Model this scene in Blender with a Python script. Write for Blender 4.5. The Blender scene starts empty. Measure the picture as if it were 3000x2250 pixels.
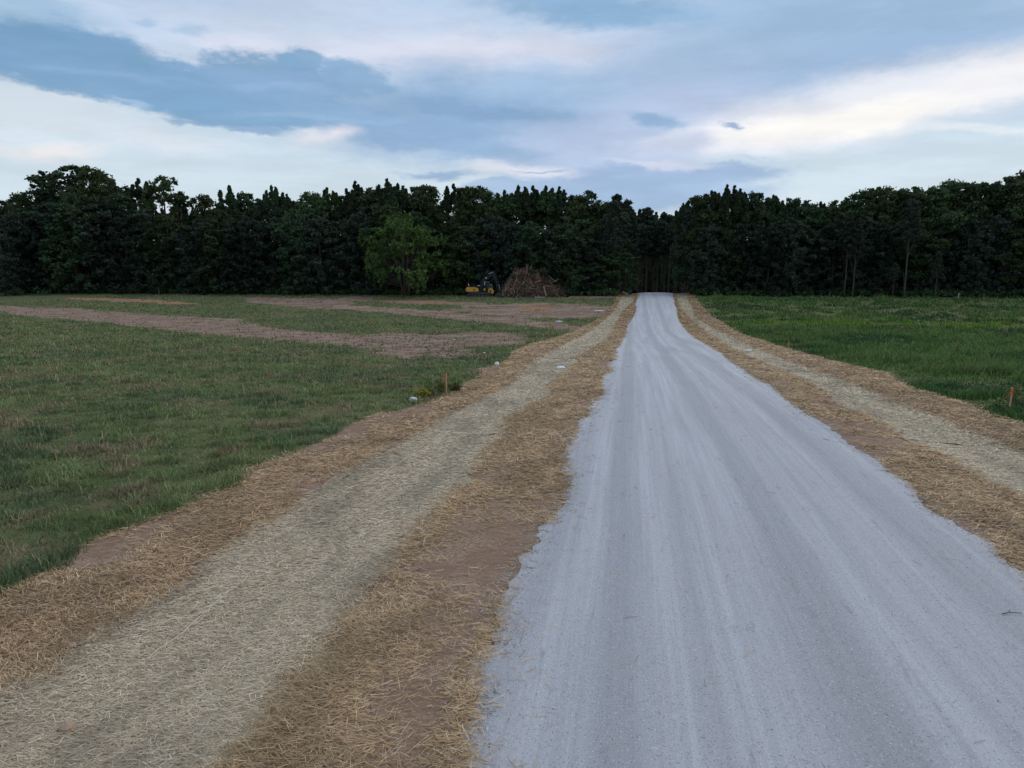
import bpy, math, random
import numpy as np
from mathutils import Matrix, Vector

SC = bpy.context.scene
COL = SC.collection
R = math.radians

# ------------------------------------------------------------------ camera
FPX, CX, CY, YH, CAMH = 2080.0, 1500.0, 1125.0, 795.0, 4.2
TH = math.atan((CY - YH) / FPX)
PSI = math.atan((1850 - CX) * math.cos(TH) / FPX)
FW = np.array([-math.sin(PSI) * math.cos(TH), math.cos(PSI) * math.cos(TH), -math.sin(TH)])
RT = np.array([math.cos(PSI), math.sin(PSI), 0.0])
UP = np.cross(RT, FW)
cd = bpy.data.cameras.new('camera')
cam = bpy.data.objects.new('camera', cd)
COL.objects.link(cam)
cd.sensor_fit = 'HORIZONTAL'; cd.sensor_width = 36.0; cd.lens = 36.0 * FPX / 3000.0
cd.clip_start = 0.1; cd.clip_end = 8000
m = Matrix(((RT[0], UP[0], -FW[0], 0), (RT[1], UP[1], -FW[1], 0), (RT[2], UP[2], -FW[2], CAMH), (0, 0, 0, 1)))
cam.matrix_world = m
SC.camera = cam

# ------------------------------------------------------------------ light and exposure
SUN_AZ, SUN_EL = 62.0, 38.0            # degrees, azimuth from +Y towards +X
SC.view_settings.view_transform = 'Standard'
SC.view_settings.look = 'None'
SC.view_settings.gamma = 1.0
SC.view_settings.use_curve_mapping = False
SC.view_settings.exposure = 0.0
sd = bpy.data.lights.new('sun', 'SUN')
sd.energy = 1.15; sd.angle = R(70); sd.color = (1.0, 0.86, 0.72)
sun = bpy.data.objects.new('sun', sd); COL.objects.link(sun)
sv = Vector((math.sin(R(SUN_AZ)) * math.cos(R(SUN_EL)), math.cos(R(SUN_AZ)) * math.cos(R(SUN_EL)), math.sin(R(SUN_EL))))
sun.rotation_euler = sv.to_track_quat('Z', 'Y').to_euler()
sun.location = sv * 300


def lin(r, g, b):
    f = lambda c: (c / 12.92 if c <= .04045 else ((c + .055) / 1.055) ** 2.4)
    return (f(r / 255), f(g / 255), f(b / 255))


def pixdir(px, py):
    d = FW + RT * (px - CX) / FPX - UP * (py - CY) / FPX
    return d / np.linalg.norm(d)


def azel(px, py):
    d = pixdir(px, py)
    return math.degrees(math.atan2(d[0], d[1])), math.degrees(math.asin(d[2]))


def build_world():
    w = bpy.data.worlds.new('World'); SC.world = w; w.use_nodes = True
    nt = w.node_tree; N = nt.nodes; L = nt.links
    N.clear()
    out = N.new('ShaderNodeOutputWorld'); bg = N.new('ShaderNodeBackground')
    L.new(bg.outputs[0], out.inputs[0]); bg.inputs[1].default_value = 0.1
    tc = N.new('ShaderNodeTexCoord'); sep = N.new('ShaderNodeSeparateXYZ')
    L.new(tc.outputs['Generated'], sep.inputs[0])

    def math_(op, a, b=None, c=None):
        n = N.new('ShaderNodeMath'); n.operation = op
        for i, v in enumerate((a, b, c)):
            if v is None: continue
            if isinstance(v, (int, float)): n.inputs[i].default_value = v
            else: L.new(v, n.inputs[i])
        return n.outputs[0]
    az = math_('MULTIPLY', math_('ARCTAN2', sep.outputs[0], sep.outputs[1]), 57.29578)
    el = math_('MULTIPLY', math_('ARCSINE', sep.outputs[2]), 57.29578)
    cb = N.new('ShaderNodeCombineXYZ'); L.new(az, cb.inputs[0]); L.new(el, cb.inputs[1])

    def noise(sx, sy, sz, scale, detail, rough=.55, w_=0.0):
        mp = N.new('ShaderNodeMapping'); mp.inputs['Scale'].default_value = (sx, sy, sz)
        mp.inputs['Location'].default_value = (w_, w_ * .7, w_ * 1.3)
        L.new(tc.outputs['Generated'], mp.inputs[0])
        n = N.new('ShaderNodeTexNoise'); n.inputs['Scale'].default_value = scale
        n.inputs['Detail'].default_value = detail; n.inputs['Roughness'].default_value = rough
        L.new(mp.outputs[0], n.inputs['Vector'])
        return n
    # warp of the direction so that cloud edges are fractal
    nw = noise(1, 1, 2.2, 9.0, 8, .60)
    wv = N.new('ShaderNodeVectorMath'); wv.operation = 'SUBTRACT'
    L.new(nw.outputs['Color'], wv.inputs[0]); wv.inputs[1].default_value = (.5, .5, .5)
    wm = N.new('ShaderNodeVectorMath'); wm.operation = 'MULTIPLY'
    L.new(wv.outputs[0], wm.inputs[0]); wm.inputs[1].default_value = (7.0, 2.6, 0)
    wa = N.new('ShaderNodeVectorMath'); wa.operation = 'ADD'
    L.new(cb.outputs[0], wa.inputs[0]); L.new(wm.outputs[0], wa.inputs[1])
    nf = noise(1, 1, 2.6, 20.0, 8, .62, 3.1)
    nd = noise(1, 1, 4.0, 2.6, 5, .55, 7.7)
    nb = noise(1, 1, 5.0, 6.0, 6, .62, 1.7)

    sky = N.new('ShaderNodeTexSky'); sky.sky_type = 'NISHITA'; sky.sun_disc = False
    sky.sun_elevation = R(SUN_EL); sky.sun_rotation = R(SUN_AZ)
    sky.altitude = 100; sky.air_density = 1.0; sky.dust_density = 2.0; sky.ozone_density = 1.2

    def rgb10(c):
        l = lin(*c); return (l[0] * 10, l[1] * 10, l[2] * 10, 1)

    def mix(fac, a, b):
        n = N.new('ShaderNodeMix'); n.data_type = 'RGBA'
        if isinstance(fac, (int, float)): n.inputs[0].default_value = fac
        else: L.new(fac, n.inputs[0])
        for i, v in ((6, a), (7, b)):
            if isinstance(v, tuple): n.inputs[i].default_value = v
            else: L.new(v, n.inputs[i])
        return n.outputs[2]

    def mrange(v, a, b, c=0.0, d=1.0):
        n = N.new('ShaderNodeMapRange'); n.interpolation_type = 'SMOOTHSTEP'
        L.new(v, n.inputs[0])
        for i, q in ((1, a), (2, b), (3, c), (4, d)): n.inputs[i].default_value = q
        return n.outputs[0]
    # thin high haze over the clear sky
    # clear air: blue sky under a thin bright veil, a touch greener low down
    hz = mix(mrange(el, 2.0, 22.0), rgb10((214, 229, 238)), rgb10((188, 213, 238)))
    col = mix(0.92, sky.outputs[0], hz)
    # high veil, everywhere above about 11 degrees, patchy
    veil = mix(mrange(nd.outputs[0], .36, .64), rgb10((172, 198, 227)), rgb10((200, 214, 234)))
    vm = math_('ADD', el, math_('MULTIPLY', math_('SUBTRACT', nb.outputs[0], .5), 14.0))
    col = mix(math_('MULTIPLY', mrange(vm, 9.5, 15.0), .85), col, veil)

    nfc = math_('SUBTRACT', nf.outputs[0], .5)

    def blob(col, p0, p1, th, c, soft=.35, amp=.5, op=1.0, warp=True):
        a0, a1 = azel(*p0), azel(*p1)
        cx, cy = (a0[0] + a1[0]) / 2, (a0[1] + a1[1]) / 2
        dx, dy = a1[0] - a0[0], a1[1] - a0[1]
        ln = math.hypot(dx, dy) / 2
        mp = N.new('ShaderNodeMapping'); mp.vector_type = 'TEXTURE'
        mp.inputs['Location'].default_value = (cx, cy, 0)
        mp.inputs['Rotation'].default_value = (0, 0, math.atan2(dy, dx))
        mp.inputs['Scale'].default_value = (max(ln, .2), th * .0262, 1)
        L.new((wa if warp else cb).outputs[0], mp.inputs[0])
        le = N.new('ShaderNodeVectorMath'); le.operation = 'LENGTH'
        L.new(mp.outputs[0], le.inputs[0])
        v = math_('MULTIPLY_ADD', nfc, amp * 2, le.outputs['Value'])
        return mix(mrange(v, 1.0 + soft, 1.0 - soft, 0.0, op), col, rgb10(c))
    B = [
        # upper sheet: pale streaks between grey-blue veils
        ((350, 90), (1700, 120), 85, (207, 218, 237), .75, .35, .8),
        ((950, 165), (1850, 140), 52, (222, 224, 239), .75, .4, .8),
        ((560, 120), (900, 190), 32, (220, 224, 239), .7, .4, .7),
        ((-150, 10), (260, 75), 42, (152, 186, 216), .6, .6, .75),
        ((1950, 50), (3300, 60), 175, (158, 188, 219), .65, .25, .95),
        ((1850, 190), (3000, 215), 80, (166, 190, 220), .8, .3, .8),
        ((2250, 215), (3000, 120), 70, (157, 184, 216), .65, .25, .85),
        ((1430, -6), (2010, 46), 42, (139, 177, 212), .45, .5, .92),
        ((360, 52), (450, 58), 9, (160, 190, 220), .7, .6, .7),
        ((500, 82), (610, 92), 10, (166, 194, 223), .7, .6, .7),
        # bright clear air below the band on the left
        ((-250, 290), (420, 350), 80, (226, 234, 242), .9, .2, .6),
        # grey sheet in the middle
        ((1080, 260), (2000, 260), 75, (163, 191, 223), .6, .35, .9),
        ((1050, 400), (2080, 350), 105, (164, 191, 223), .4, .3, .95),
        ((1480, 470), (2060, 430), 105, (182, 200, 228), .4, .25, .95),
        ((1700, 330), (2380, 290), 60, (184, 200, 229), .8, .25, .85),
        # long dark band, lumpy above and smooth below
        ((-380, 75), (600, 225), 70, (122, 163, 199), .25, .45, .95),
        ((20, 195), (820, 308), 50, (131, 170, 205), .16, .28, .95),
        ((380, 290), (1180, 345), 50, (130, 169, 204), .18, .28, .95),
        ((480, 200), (1060, 250), 56, (130, 168, 204), .24, .8, .92),
        ((800, 176), (980, 176), 32, (132, 170, 205), .25, .7, .92),
        ((920, 205), (1130, 240), 36, (138, 174, 209), .3, .7, .9),
        ((820, 290), (1640, 335), 62, (144, 177, 212), .55, .4, .85),
        ((1180, 305), (1660, 345), 24, (138, 171, 207), .5, .4, .85),
        ((1030, 385), (1420, 405), 40, (144, 177, 212), .4, .4, .85),
        ((1200, 430), (1560, 455), 26, (152, 182, 215), .5, .5, .85),
        ((620, 250), (1000, 262), 10, (152, 183, 216), .8, .5, .55),
        ((660, 330), (1300, 345), 9, (158, 187, 218), .8, .5, .5),
        ((120, 200), (520, 235), 8, (150, 182, 214), .8, .5, .5),
        # bright sheet on the right
        ((2050, 400), (3250, 155), 78, (232, 235, 243), .5, .18, .95),
        ((1880, 425), (2480, 378), 42, (236, 238, 246), .45, .22, .97),
        ((2120, 398), (2960, 262), 36, (254, 252, 249), .55, .16, .98),
        ((2700, 270), (3250, 160), 45, (240, 240, 244), .6, .2, .9),
        ((2600, 372), (3200, 392), 9, (236, 240, 243), .8, .4, .6),
        # wedge low over the trees
        ((1560, 530), (2320, 500), 34, (162, 187, 219), .3, .45, .95),
        ((1380, 590), (2230, 566), 52, (164, 190, 222), .35, .35, .95),
        ((1320, 555), (1700, 540), 14, (168, 192, 222), .3, .5, .9),
        ((1360, 494), (1680, 512), 15, (232, 234, 243), .7, .4, .8),
        ((1850, 450), (2080, 430), 44, (194, 206, 231), .55, .3, .8),
        ((1800, 478), (2080, 490), 8, (214, 219, 236), .7, .5, .7),
        # cloudlets
        ((1850, 335), (2010, 352), 20, (142, 175, 209), .5, .6, .85),
        ((2118, 368), (2178, 366), 9, (152, 174, 207), .5, .5, .9),
        ((470, 346), (600, 356), 7, (146, 177, 209), .5, .5, .8),
        ((640, 372), (810, 388), 10, (144, 175, 208), .5, .5, .9),
        ((1160, 514), (1380, 516), 12, (154, 183, 215), .5, .6, .9),
        ((2150, 462), (2330, 468), 7, (184, 203, 226), .9, .5, .5),
        ((1500, 506), (1660, 503), 4, (168, 190, 219), .6, .6, .8),
        ((860, 408), (1040, 385), 24, (240, 234, 239), .8, .4, .75),
        ((890, 372), (960, 395), 16, (176, 198, 226), .8, .4, .6),
        ((380, 303), (440, 312), 5, (176, 202, 228), .9, .6, .6),
        ((-60, 428), (300, 448), 13, (243, 236, 235), .9, .4, .6),
        ((360, 400), (640, 430), 26, (232, 232, 240), .9, .4, .4),
    ]
    for p0, p1, th, c, so, am, op in B:
        col = blob(col, p0, p1, th, c, so, am, op)
    tex = N.new('ShaderNodeVectorMath'); tex.operation = 'SCALE'; L.new(col, tex.inputs[0]); L.new(mrange(nb.outputs[0], .36, .64, .95, 1.05), tex.inputs['Scale'])
    L.new(tex.outputs[0], bg.inputs[0])


build_world()

# ------------------------------------------------------------------ terrain
_py = [-60, 0, 14, 18, 25, 30, 37, 46, 58, 75, 88, 100, 110, 120, 135, 150, 156, 170, 190, 260, 420]
_pz = [0, 0, -.02, -.1, -.3, -.5, -.85, -1.3, -1.9, -2.65, -3.05, -3.05, -2.6, -1.75, -.8, -.2, -.3, -1.5, -3.2, -6, -7]
_ys = np.arange(-60, 420, .5)
_zs = np.interp(_ys, _py, _pz)
_k = np.exp(-.5 * (np.arange(-12, 13) * .5 / 2.2) ** 2); _k /= _k.sum()
_zs = np.convolve(np.pad(_zs, 12, 'edge'), _k, 'valid')


def bump(x, y, cx, cy, rx, ry, h):
    return h * np.exp(-((x - cx) / rx) ** 2 - ((y - cy) / ry) ** 2)


def prof(y):
    return np.interp(y, _ys, _zs)


def hit(px, py):
    d = pixdir(px, py)
    t = np.geomspace(2, 420, 5000); P = np.array([0, 0, CAMH]) + t[:, None] * d
    g = P[:, 2] - prof(P[:, 1]); i = int(np.argmax(g < 0))
    if g[i] >= 0: i = len(t) - 1
    return P[i]


EDGES = {
    'roadL': [(1863, 883), (1863, 909), (1850, 937), (1836, 953), (1834, 978), (1818, 1003), (1802, 1029), (1804, 1046), (1787, 1067), (1789, 1090), (1768, 1098), (1758, 1124), (1768, 1152), (1738, 1196), (1714, 1224), (1693, 1253), (1673, 1301), (1657, 1334), (1658, 1379), (1668, 1420), (1660, 1470), (1615, 1534), (1580, 1548), (1596, 1590), (1546, 1627), (1530, 1675), (1503, 1730), (1465, 1784), (1460, 1838), (1440, 1893), (1400, 1990), (1405, 2028), (1378, 2137), (1362, 2185), (1378, 2245)],
    'roadR': [(1977, 880), (1986, 915), (1989, 937), (2007, 962), (2024, 981), (2068, 1007), (2119, 1038), (2138, 1057), (2180, 1082), (2223, 1115), (2261, 1128), (2294, 1161), (2326, 1188), (2375, 1221), (2424, 1250), (2467, 1288), (2505, 1318), (2587, 1353), (2614, 1389), (2668, 1418), (2690, 1448), (2749, 1508), (2831, 1554), (2928, 1600), (2912, 1614), (2952, 1644), (3000, 1679)],
    'grassL': [(0, 1749), (65, 1705), (190, 1662), (250, 1594), (304, 1567), (472, 1513), (543, 1486), (602, 1448), (694, 1426), (722, 1383), (900, 1310), (973, 1281), (1034, 1240), (1095, 1216), (1160, 1204), (1217, 1188), (1307, 1159), (1343, 1131), (1400, 1110), (1408, 1082), (1470, 1070), (1510, 1025), (1559, 1007), (1632, 988), (1693, 964), (1752, 934), (1793, 899), (1806, 871)],
    'matL0': [(0, 2001), (108, 1963), (217, 1887), (304, 1827), (477, 1730), (570, 1686), (580, 1643), (651, 1600), (749, 1534), (890, 1458), (1075, 1330), (1225, 1261), (1307, 1204), (1429, 1147), (1502, 1110), (1567, 1050), (1640, 1013), (1697, 984), (1754, 944), (1800, 905), (1815, 875)],
    'matL1': [(700, 2218), (808, 2110), (841, 2001), (917, 1903), (1025, 1811), (1069, 1730), (1150, 1638), (1188, 1578), (1243, 1523), (1297, 1486), (1362, 1404), (1388, 1370), (1429, 1318), (1478, 1273), (1490, 1216), (1612, 1159), (1616, 1123), (1679, 1073), (1701, 1035), (1774, 1000), (1802, 956), (1825, 912), (1862, 880)],
    'matR0': [(1984, 888), (1999, 909), (2030, 940), (2075, 972), (2113, 1000), (2151, 1026), (2234, 1058), (2343, 1107), (2402, 1134), (2451, 1172), (2549, 1221), (2646, 1264), (2679, 1291), (2750, 1318), (2831, 1364), (2891, 1405), (2967, 1432), (3000, 1451)],
    'matR1': [(2025, 890), (2039, 925), (2082, 955), (2130, 976), (2212, 1014), (2288, 1047), (2386, 1080), (2505, 1118), (2603, 1166), (2722, 1204), (2831, 1253), (2939, 1291), (3000, 1313)],
    'grassR': [(2033, 864), (2046, 886), (2062, 905), (2087, 928), (2113, 940), (2151, 967), (2179, 981), (2236, 997), (2299, 1021), (2375, 1039), (2478, 1066), (2549, 1082), (2603, 1096), (2636, 1120), (2690, 1145), (2755, 1158), (2804, 1175), (2858, 1191), (2918, 1221), (3000, 1242)],
}
EDG = {}
for k_, v_ in EDGES.items():
    P = np.array([hit(*p) for p in v_]); o_ = np.argsort(P[:, 1]); EDG[k_] = (P[o_, 1], P[o_, 0])
# past the crest the road runs on into the wood
for k_, xe in (('roadL', 1.7), ('roadR', 8.6), ('matL0', -1.0), ('matL1', 1.2), ('matR0', 8.9), ('matR1', 11.0), ('grassL', -2.6), ('grassR', 12.2)):
    ys, xs = EDG[k_]; EDG[k_] = (np.append(ys, [152., 240.]), np.append(xs, [xe, xe + 1.5]))


def edge(k, y):
    return np.interp(y, *EDG[k])


def sstep(a, b, v):
    t = np.clip((v - a) / (b - a), 0, 1); return t * t * (3 - 2 * t)


def _hash(ix, iy, s):
    h = np.sin(ix * 127.1 + iy * 311.7 + s * 74.7) * 43758.5453
    return h - np.floor(h)


def vnoise(x, y, s=0):
    ix, iy = np.floor(x), np.floor(y); fx, fy = x - ix, y - iy
    fx = fx * fx * (3 - 2 * fx); fy = fy * fy * (3 - 2 * fy)
    a, b = _hash(ix, iy, s), _hash(ix + 1, iy, s); c, d = _hash(ix, iy + 1, s), _hash(ix + 1, iy + 1, s)
    return (a * (1 - fx) + b * fx) * (1 - fy) + (c * (1 - fx) + d * fx) * fy


def fbm(x, y, s=0, o=4):
    v = 0; a = .5; t = 0
    for i in range(o):
        v = v + a * vnoise(x, y, s + i * 13); t += a; a *= .5; x = x * 2.03 + 5.1; y = y * 2.03 - 3.7
    return v / t


def zt(x, y):
    x = np.asarray(x, float); y = np.asarray(y, float)
    z = prof(y)
    ml = (edge('matL0', y) + edge('matL1', y)) / 2; mr = (edge('matR0', y) + edge('matR1', y)) / 2
    z = z - .16 * np.exp(-((x - ml) / 1.5) ** 2) - .16 * np.exp(-((x - mr) / 1.4) ** 2)
    off = sstep(0, 12, np.maximum(edge('grassL', y) - x, x - edge('grassR', y)))
    z = z + off * (.22 * (fbm(x * .08, y * .08, 3, 3) - .5))
    z = z + bump(x, y, -3.2, 148, 2.2, 4, .75) + bump(x, y, 11.2, 147, 2.0, 5, .45)
    return z


# ------------------------------------------------------------------ helpers
def obj(name, me, parent=None, mat=None, **props):
    o = bpy.data.objects.new(name, me); COL.objects.link(o)
    if parent is not None: o.parent = parent
    if mat is not None and me is not None and not me.materials: me.materials.append(mat)
    for k, v in props.items(): o[k] = v
    return o


def empty(name, loc, rz=0.0, scale=(1, 1, 1), **props):
    o = bpy.data.objects.new(name, None); COL.objects.link(o)
    o.location = loc; o.rotation_euler = (0, 0, rz); o.scale = scale; o.empty_display_size = .2
    for k, v in props.items(): o[k] = v
    return o


def mesh_np(name, V, F, col=None, smooth=False):
    """V (n,3); F list of (m,k) int arrays; col (n,3|4) point colours."""
    if not isinstance(F, (list, tuple)): F = [F]
    me = bpy.data.meshes.new(name)
    V = np.ascontiguousarray(V, np.float32)
    me.vertices.add(len(V)); me.vertices.foreach_set('co', V.ravel())
    nl = sum(f.size for f in F); npoly = sum(len(f) for f in F)
    me.loops.add(nl); me.polygons.add(npoly)
    me.loops.foreach_set('vertex_index', np.concatenate([f.ravel() for f in F]).astype(np.int32))
    st = []; base = 0
    for f in F:
        st.append(base + np.arange(len(f)) * f.shape[1]); base += f.size
    me.polygons.foreach_set('loop_start', np.concatenate(st).astype(np.int32))
    if smooth: me.polygons.foreach_set('use_smooth', np.ones(npoly, bool))
    me.update(calc_edges=True)
    if col is not None:
        a = me.color_attributes.new('Col', 'FLOAT_COLOR', 'POINT')
        c = np.ones((len(V), 4), np.float32); c[:, :col.shape[1]] = col
        a.data.foreach_set('color', c.ravel())
    return me


class MB:
    """collects boxes, tubes and prisms into one mesh"""
    def __init__(s): s.v = []; s.f = []
    def add(s, vs, fs):
        b = len(s.v); s.v += [tuple(v) for v in vs]; s.f += [tuple(i + b for i in f) for f in fs]; return s
    def box(s, a, b, bev=0.0):
        (x0, y0, z0), (x1, y1, z1) = a, b
        if bev <= 0:
            return s.add([(x0, y0, z0), (x1, y0, z0), (x1, y1, z0), (x0, y1, z0), (x0, y0, z1), (x1, y0, z1), (x1, y1, z1), (x0, y1, z1)],
                         [(0, 3, 2, 1), (4, 5, 6, 7), (0, 1, 5, 4), (1, 2, 6, 5), (2, 3, 7, 6), (3, 0, 4, 7)])
        e = bev
        pr = [(x0 + e, z0), (x1 - e, z0), (x1, z0 + e), (x1, z1 - e), (x1 - e, z1), (x0 + e, z1), (x0, z1 - e), (x0, z0 + e)]
        return s.prism(pr, y0, y1)
    def prism(s, prof_, y0, y1):
        n = len(prof_)
        vs = [(x, y0, z) for x, z in prof_] + [(x, y1, z) for x, z in prof_]
        fs = [tuple(range(n)), tuple(range(2 * n - 1, n - 1, -1))] + [(i, i + n, (i + 1) % n + n, (i + 1) % n) for i in range(n)]
        return s.add(vs, fs)
    def tube(s, pts, rad, sides=6, cap=True):
        pts = [np.array(p, float) for p in pts]
        if isinstance(rad, (int, float)): rad = [rad] * len(pts)
        vs = []; fs = []
        for i, p in enumerate(pts):
            d = pts[min(i + 1, len(pts) - 1)] - pts[max(i - 1, 0)]; d = d / (np.linalg.norm(d) + 1e-9)
            a = np.cross(d, [0, 0, 1.0] if abs(d[2]) < .9 else [1.0, 0, 0]); a /= np.linalg.norm(a); b = np.cross(d, a)
            for k in range(sides):
                t = 2 * math.pi * k / sides
                vs.append(p + (a * math.cos(t) + b * math.sin(t)) * rad[i])
        for i in range(len(pts) - 1):
            for k in range(sides):
                q = (k + 1) % sides
                fs.append((i * sides + k, i * sides + q, (i + 1) * sides + q, (i + 1) * sides + k))
        if cap:
            fs.append(tuple(range(sides - 1, -1, -1))); fs.append(tuple((len(pts) - 1) * sides + k for k in range(sides)))
        return s.add(vs, fs)
    def mesh(s, name, mat=None, smooth=False):
        me = bpy.data.meshes.new(name); me.from_pydata(s.v, [], s.f)
        if smooth:
            for p in me.polygons: p.use_smooth = True
        if mat: me.materials.append(mat)
        me.update(); return me
    def build(s, name, mat, parent=None, smooth=False, **props):
        return obj(name, s.mesh(name, mat, smooth), parent, None, **props)


# ------------------------------------------------------------------ materials
class NT:
    def __init__(s, name):
        s.m = bpy.data.materials.new(name); s.m.use_nodes = True
        s.t = s.m.node_tree; s.N = s.t.nodes; s.L = s.t.links
        s.N.clear(); s.out = s.N.new('ShaderNodeOutputMaterial')
        s.p = s.N.new('ShaderNodeBsdfPrincipled'); s.L.new(s.p.outputs[0], s.out.inputs[0])
        s.p.inputs['Specular IOR Level'].default_value = .2
        s.tc = s.N.new('ShaderNodeTexCoord')
    def pos(s, scale=(1, 1, 1), space='Object'):
        mp = s.N.new('ShaderNodeMapping'); mp.inputs['Scale'].default_value = scale
        s.L.new(s.tc.outputs[space], mp.inputs[0]); return mp.outputs[0]
    def noise(s, scale, detail=5, rough=.55, vec=None, out=0):
        n = s.N.new('ShaderNodeTexNoise'); n.inputs['Scale'].default_value = scale
        n.inputs['Detail'].default_value = detail; n.inputs['Roughness'].default_value = rough
        s.L.new(vec if vec is not None else s.pos(), n.inputs['Vector']); return n.outputs[out]
    def vor(s, scale, vec=None, out='Distance'):
        n = s.N.new('ShaderNodeTexVoronoi'); n.inputs['Scale'].default_value = scale
        s.L.new(vec if vec is not None else s.pos(), n.inputs['Vector']); return n.outputs[out]
    def ramp(s, v, a, b, c=0., d=1.):
        n = s.N.new('ShaderNodeMapRange'); n.interpolation_type = 'SMOOTHSTEP'; s.L.new(v, n.inputs[0])
        for i, q in ((1, a), (2, b), (3, c), (4, d)): n.inputs[i].default_value = q
        return n.outputs[0]
    def mix(s, f, a, b, mode='MIX'):
        n = s.N.new('ShaderNodeMix'); n.data_type = 'RGBA'; n.blend_type = mode
        if isinstance(f, (int, float)): n.inputs[0].default_value = f
        else: s.L.new(f, n.inputs[0])
        for i, v in ((6, a), (7, b)):
            if isinstance(v, tuple): n.inputs[i].default_value = v if len(v) == 4 else v + (1,)
            else: s.L.new(v, n.inputs[i])
        return n.outputs[2]
    def math(s, op, a, b):
        n = s.N.new('ShaderNodeMath'); n.operation = op
        for i, v in enumerate((a, b)):
            if isinstance(v, (int, float)): n.inputs[i].default_value = v
            else: s.L.new(v, n.inputs[i])
        return n.outputs[0]
    def attr(s, name, out='Color'):
        n = s.N.new('ShaderNodeAttribute'); n.attribute_name = name; return n.outputs[out]
    def chan(s, c):
        n = s.N.new('ShaderNodeSeparateColor'); s.L.new(c, n.inputs[0]); return n.outputs
    def color(s, c):
        if isinstance(c, tuple): s.p.inputs['Base Color'].default_value = c + (1,)
        else: s.L.new(c, s.p.inputs['Base Color'])
    def bump(s, h, dist, strength=1.0):
        n = s.N.new('ShaderNodeBump'); n.inputs['Distance'].default_value = dist; n.inputs['Strength'].default_value = strength
        s.L.new(h, n.inputs['Height']); s.L.new(n.outputs[0], s.p.inputs['Normal'])
    def rough(s, v): s.p.inputs['Roughness'].default_value = v; return s
    def translucent(s, fac):
        tr = s.N.new('ShaderNodeBsdfTranslucent'); mx = s.N.new('ShaderNodeMixShader'); mx.inputs[0].default_value = fac
        src = s.p.inputs['Base Color']
        if src.is_linked: s.L.new(src.links[0].from_socket, tr.inputs[0])
        s.L.new(s.p.outputs[0], mx.inputs[1]); s.L.new(tr.outputs[0], mx.inputs[2]); s.L.new(mx.outputs[0], s.out.inputs[0])


def mat_plain(name, c, rough=.6, var=.25, scale=6., metal=0.):
    n = NT(name); n.rough(rough); n.p.inputs['Metallic'].default_value = metal
    k = n.noise(scale, 4)
    lo = tuple(q * (1 - var) for q in c); hi = tuple(min(1, q * (1 + var)) for q in c)
    n.color(n.mix(k, lo, hi)); return n.m


def mat_ground():
    n = NT('ground_soil_and_turf'); n.rough(.95); n.p.inputs['Specular IOR Level'].default_value = .05
    ch = n.chan(n.attr('Col'))
    big = n.noise(.18, 5); mid = n.noise(1.3, 5); fine = n.noise(22, 4); far = n.noise(.5, 6, .6, n.pos((1, .35, 1)))
    turf = n.mix(n.ramp(big, .38, .62), (.098, .122, .050), (.140, .148, .068))
    turf = n.mix(n.ramp(mid, .5, .68), turf, (.185, .155, .095))
    turf = n.mix(n.ramp(far, .40, .30), turf, (.062, .098, .040))
    soil = n.mix(n.ramp(mid, .35, .65), (.31, .20, .14), (.42, .30, .22))
    soil = n.mix(n.ramp(fine, .4, .6), soil, (.27, .18, .125))
    soil = n.mix(n.ramp(n.noise(9, 6, .7), .60, .70), soil, (.20, .135, .095))
    dn = n.math('ADD', ch[0], n.math('MULTIPLY', n.math('SUBTRACT', n.noise(.55, 8, .66, n.pos((1, .55, 1))), .5), 2.3))
    dirt = n.mix(n.ramp(n.noise(.35, 5, .6, n.pos((.7, 1.3, 1))), .38, .62), (.245, .158, .118), (.33, .235, .182))
    dirt = n.mix(n.ramp(n.noise(1.6, 7, .7, n.pos((.5, 1.4, 1))), .52, .68), dirt, (.125, .085, .07))
    dirt = n.mix(n.ramp(n.noise(.8, 6, .7, n.pos((1, .5, 1))), .56, .64, 0, .6), dirt, (.13, .125, .065))
    dirt = n.mix(n.ramp(ch[2], .3, .8), dirt, (.36, .20, .11))
    c = n.mix(n.ramp(dn, .42, .62), turf, dirt)
    c = n.mix(n.ramp(ch[1], .35, .65), c, soil)
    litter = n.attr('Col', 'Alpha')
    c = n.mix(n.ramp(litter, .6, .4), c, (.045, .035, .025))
    n.color(c); n.bump(n.math('ADD', fine, n.noise(60, 3)), .05, .7)
    return n.m


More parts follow.
